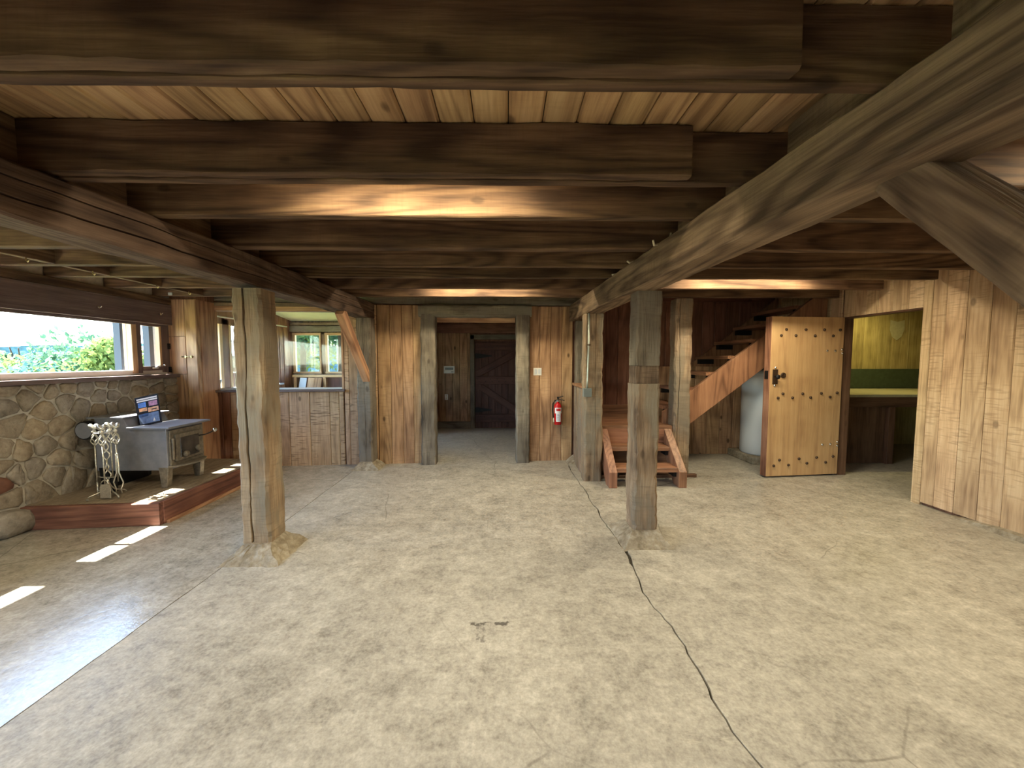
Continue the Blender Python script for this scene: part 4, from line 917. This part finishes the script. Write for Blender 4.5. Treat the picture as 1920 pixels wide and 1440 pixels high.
def arc_label(nm, a0, a1, z0_, z1_, m, r=.0545):
    n = 8; vs = []
    for i in range(n + 1):
        a = a0 + (a1 - a0) * i / n
        for z_ in (z0_, z1_): vs.append((r * math.sin(a), -r * math.cos(a), z_))
    MB().add(vs, [(2 * i, 2 * i + 2, 2 * i + 3, 2 * i + 1) for i in range(n)], True).build(nm, m, fe)
arc_label('instruction_label', -1.0, 1.0, .165, .245, 'label_white'); arc_label('inspection_tag', -.62, .62, .05, .17, 'label_white', .0565)
for i in range(6): arc_label('print_line', -.4, .4 - .1 * (i % 3), .07 + i * .016, .075 + i * .016, 'label_ink', .0572)
arc_label('label_band', -.6, .6, .20, .236, 'red_paint', .0552)
MB().box((-.02, .05, .2), (.02, .074, .33)).build('bracket', 'grey_plastic', fe)
# hall controls
ap = empty('alarm_keypad', (-1.182, 8.11, 1.17), label='white alarm keypad on the hall wall', cat='keypad')
MB().box((-.115, -.03, 0), (.115, 0, .155)).build('case', 'white_plastic', ap, bevel=.006)
MB().box((-.085, -.032, .07), (.085, -.03, .125)).build('display', 'grey_plastic', ap)
for i in range(5): MB().box((-.08 + i * .034, -.034, .085), (-.058 + i * .034, -.032, .11)).build('button', 'box_grey', ap)
MB().box((.04, -.033, .02), (.09, -.03, .04)).build('badge', 'grey_plastic', ap)
op = empty('wall_outlet', (-1.25, 8.11, .67), label='white outlet plate low on the hall wall', cat='outlet')
MB().box((-.035, -.006, -.06), (.035, 0, .06)).build('plate', 'white_plastic', op, bevel=.002)
for z_ in (-.025, .025): MB().box((-.015, -.008, z_ - .016), (.015, -.006, z_ + .016)).build('socket', 'wire_white', op)
# conduit and box on the post
cn = empty('conduit', (.955, 4.488, 1.05), label='thin metal conduit with a grey box on the weathered post', cat='conduit')
MB().tube([(0, 0, .07), (.005, 0, .15), (.012, 0, .45), (.015, 0, 1.10)], .011, 10).build('pipe', 'conduit', cn)
MB().box((-.045, -.04, -.03), (.05, .035, .07)).build('box', 'box_grey', cn, bevel=.004)
MB().box((-.004, -.013, .57), (.034, .012, .582)).build('strap', 'chrome', cn)
# loose wires on the beam
def wire(label, pts): MB().tube(pts, .007, 8).build('loose_wire', 'wire_white', label=label, cat='wire')
wire('pale wire end curling from the beam, nearest the camera', [(1.11, 2.62, 2.30), (1.09, 2.60, 2.235), (1.05, 2.58, 2.215), (1.0, 2.55, 2.205), (.96, 2.52, 2.19), (.945, 2.5, 2.215)])
wire('middle pale wire end poking out above the beam', [(1.09, 3.1, 2.26), (1.03, 3.08, 2.23), (.97, 3.05, 2.21), (.95, 3.04, 2.22)])
wire('farthest short pale wire end above the beam', [(1.06, 3.55, 2.25), (1.01, 3.53, 2.23), (.96, 3.5, 2.215)])
# cup hooks under the left bay
for i, (x_, y_, lb) in enumerate(((-3.60, 3.0, 'cup hook under the joists, first from the window side'), (-3.58, 3.45, 'cup hook under the joists, second along the blocking'), (-3.57, 4.05, 'cup hook under the joists, third along the blocking'), (-3.57, 4.45, 'cup hook under the joists, fourth along the blocking'), (-2.95, 4.72, 'cup hook under the joists close to the cracked post'))):
    MB().tube([(x_, y_, ZJ + .01), (x_, y_, ZJ - .012), (x_ + .012, y_, ZJ - .024), (x_ + .02, y_, ZJ - .014), (x_ + .02, y_, ZJ - .006)], .0045, 6).build('cup_hook', 'brass', label=lb, cat='hook')
MB().box((-4.0, 4.70, 2.235), (-3.94, 4.725, 2.29)).box((-4.0, 4.68, 2.215), (-3.955, 4.70, 2.25)).build('joist_clip', 'white_enamel', bevel=.003, label='white metal clip on the joist near the window corner', cat='clip')
MB().cyl((1.42, 4.122, 2.31), .022, .02, 'y', 16).build('joist_bolt', 'white_enamel', label='round white bolt head on the lit joist by the stairs', cat='bolt')

# ------------------------------------------------------------------ lamps up between the joists
def lamp(label, x_, y_, L=.9, mat='lamp_glow'):
    t = empty('strip_lamp', (x_, y_, ZC - .004), label=label, cat='lamp')
    MB().box((-L / 2 - .03, -.055, -.030), (L / 2 + .03, .055, 0)).build('housing', 'lamp_body', t, bevel=.003)
    for e in (-1, 1): MB().box((e * (L / 2 + .015) - .012, -.055, -.075), (e * (L / 2 + .015) + .012, .055, 0)).build('end_cap', 'lamp_body', t)
    MB().add([(-L / 2, -.05, -.034), (-L / 2, .05, -.034), (L / 2, .05, -.034), (L / 2, -.05, -.034)], [(0, 1, 2, 3)]).build('diffuser', mat, t)
lamp('strip lamp up between the second and third joists', -.46, 1.81, 1.1)
lamp('strip lamp between the far joists before the doorway', -.35, 4.42, 1.2)
lamp('strip lamp between joists over the studded door', 2.55, 3.90, 1.3)
lamp('strip lamp between joists above the right wall', 2.9, 1.40, 1.0)
lamp('added fill lamp over the middle of the room behind the camera', -.4, -.25, 1.0)  # unseen lamp added as ambient fill for the room
lamp('added fill lamp over the right side behind the camera', 2.7, -.25, 1.0)  # added out of view to fill the right side with light
lamp('added fill lamp up between the joists on the stove side', -2.95, 1.40, .8)  # added to brighten stove and stone wall, in place of sun bounce
lamp('added fill lamp far behind the camera', -.4, -2.35, 1.0)  # unseen fill lamp added at the rear of the room
lamp('added fill lamp far behind the camera by the right wall', 2.7, -2.35, 1.0)  # another unseen lamp added for fill, rear right
lamp('strip lamp on the storeroom ceiling', 5.7, 5.75, .6, 'store_glow')

# ------------------------------------------------------------------ outdoors
gv = [(-4.4, -60, -.5), (-4.4, 90, -.5), (-12, -60, -2.2), (-12, 90, -1.6), (-30, -60, -7), (-30, 90, -6), (-160, -160, -14), (-160, 160, -14)]
MB().add(gv, [(0, 1, 3, 2), (2, 3, 5, 4), (4, 5, 7, 6)]).box((-4.4, 8.6, -.7), (60, 120, -.5)).box((-4.4, -60, -.7), (60, -4.9, -.5)).build('ground', 'earth', kind='structure')
vs = []; fs = []
N = 80
for i in range(N + 1):
    a = math.radians(95 + 110 * i / N); r_ = 170
    h = 2.5 + 6.0 * mnoise.noise(Vector((i * .10, 2, 0))) + 1.5 * mnoise.noise(Vector((i * .9, 5, 0))) + 3
    vs += [(math.cos(a) * r_, math.sin(a) * r_, -16), (math.cos(a) * r_, math.sin(a) * r_, h), (math.cos(a) * (r_ + 60), math.sin(a) * (r_ + 60), -16)]
for i in range(N):
    for q in (0, 1): fs.append((i * 3 + q, i * 3 + 3 + q, i * 3 + 4 + q, i * 3 + 1 + q))
MB().add(vs, fs).build('hill', 'hill', kind='structure')
def tree(label, x_, y_, zb, ztop, rx, mat, n=15000, name='tree', leaf=.075, lumps=16, group='trees outside the long window'):
    rr = np.random.RandomState(int(abs(x_ * 131 + y_ * 17)) % 9999)
    t = empty(name, (x_, y_, zb), label=label, cat='tree', group=group)
    H = ztop - zb
    tr = MB().tube([(0, 0, 0), (.06, .03, H * .4), (-.04, .05, H * .7), (.02, 0, H * .8)], [.13, .1, .07, .02])
    for q in range(9):
        a = rr.uniform(0, 6.28); z_ = H * rr.uniform(.4, .8); l = rx * rr.uniform(.5, .9)
        tr.tube([(0, 0, z_), (math.cos(a) * l * .5, math.sin(a) * l * .5, z_ + H * .08), (math.cos(a) * l, math.sin(a) * l, z_ + H * .17)], [.05, .035, .012], 6)
    tr.build('trunk', 'trunk', t)
    lc = np.stack([rr.normal(0, rx * .42, lumps), rr.normal(0, rx * .42, lumps), H * (.66 + rr.uniform(-.28, .25, lumps))], 1)
    lr = rx * rr.uniform(.28, .55, lumps)
    lc[:, 2] = np.minimum(lc[:, 2], H - lr * .6)
    idx = rr.randint(0, lumps, n)
    d = rr.normal(size=(n, 3)); d /= np.linalg.norm(d, axis=1)[:, None]
    c = lc[idx] + d * (lr[idx] * rr.uniform(.55, 1.12, n) ** .8)[:, None]
    u = rr.normal(size=(n, 3)); u /= np.linalg.norm(u, axis=1)[:, None]
    w = np.cross(u, d); w /= np.linalg.norm(w, axis=1)[:, None] + 1e-6
    sz = leaf * rr.uniform(.5, 1.2, n)[:, None]
    V = np.stack([c - u * sz, c + w * sz * .5, c + u * sz, c - w * sz * .5], 1).reshape(-1, 3)
    me = bpy.data.meshes.new('foliage'); me.vertices.add(n * 4); me.vertices.foreach_set('co', V.ravel())
    me.loops.add(n * 4); me.loops.foreach_set('vertex_index', np.arange(n * 4, dtype=np.int32))
    me.polygons.add(n); me.polygons.foreach_set('loop_start', np.arange(0, n * 4, 4, dtype=np.int32)); me.polygons.foreach_set('loop_total', np.full(n, 4, dtype=np.int32))
    me.update(); me.validate(); me.materials.append(M[mat]); link(bpy.data.objects.new('foliage', me), t)
def dirpt(px, dist):                                   # a point outdoors along a compass bearing from the room
    a = math.atan((px - 948) / 721.); return math.sin(a) * dist, math.cos(a) * dist
for lb, px, ds, top, rx, mt in (
    ('yellow green bushy tree at the edge of the long window', 10, 15, 1.95, 1.7, 'leaf_b'), ('wispy tree with a thin crown standing above its neighbours', 62, 17, 2.0, 1.0, 'leaf_a'),
    ('low yellowish bush under the blue hill', 105, 13, 1.1, 1.5, 'leaf_b'), ('tall bushy tree at the middle of the long window', 140, 15, 2.05, 1.1, 'leaf_a'),
    ('wide blue green tree right of the window middle', 175, 14, 1.85, 1.6, 'leaf_c'), ('tall leafy tree near the casement side of the long window', 218, 15, 2.15, 1.3, 'leaf_a'),
    ('broad green tree behind the window post', 255, 14, 2.05, 1.6, 'leaf_a'), ('tree seen through the narrow casement', 295, 13, 2.3, 1.5, 'leaf_b'),
    ('blue green bush low in the long window', 60, 11, .95, 1.4, 'leaf_c'), ('green bush low in the long window beneath the tall trees', 200, 11, 1.05, 1.6, 'leaf_c')):
    x_, y_ = dirpt(px, ds); tree(lb, x_, y_, -4.0, top, rx, mt)
for lb, px, ds, top, rx, mt in (('dense tree filling the first far sun room window', 570, 17, 6.5, 2.4, 'leaf_c'), ('pale dense tree filling the second far sun room window', 640, 15, 6.0, 2.0, 'leaf_a'), ('green tree seen through the sun room side window', 520, 19, 5.5, 2.3, 'leaf_b'), ('green tree far behind the sun room windows', 605, 22, 7.0, 2.5, 'leaf_a')):
    x_, y_ = dirpt(px, ds); tree(lb, x_, y_, -.6, top, rx, mt, n=20000, lumps=26, leaf=.10, group='trees behind the sun room')
sh = empty('shed', (-8.6, 10.2, -.6), label='brown plank shed with blue grey roof outside the sun room', cat='shed')
for i in range(16):
    timber('plank', (-1.6 + i * .2, 0, 0), (-1.6 + i * .2, 0, 2.15), .195, .03, 'siding', sh, up=(0, -1, 0))
MB().box((-1.7, .03, 0), (1.5, 2.5, 2.15)).build('body', 'siding', sh)
MB().prism([(-.3, 2.1), (2.8, 3.3), (2.8, 3.4), (-.3, 2.2)], 'x', -1.9, 1.7).build('roof', 'roofing', sh)
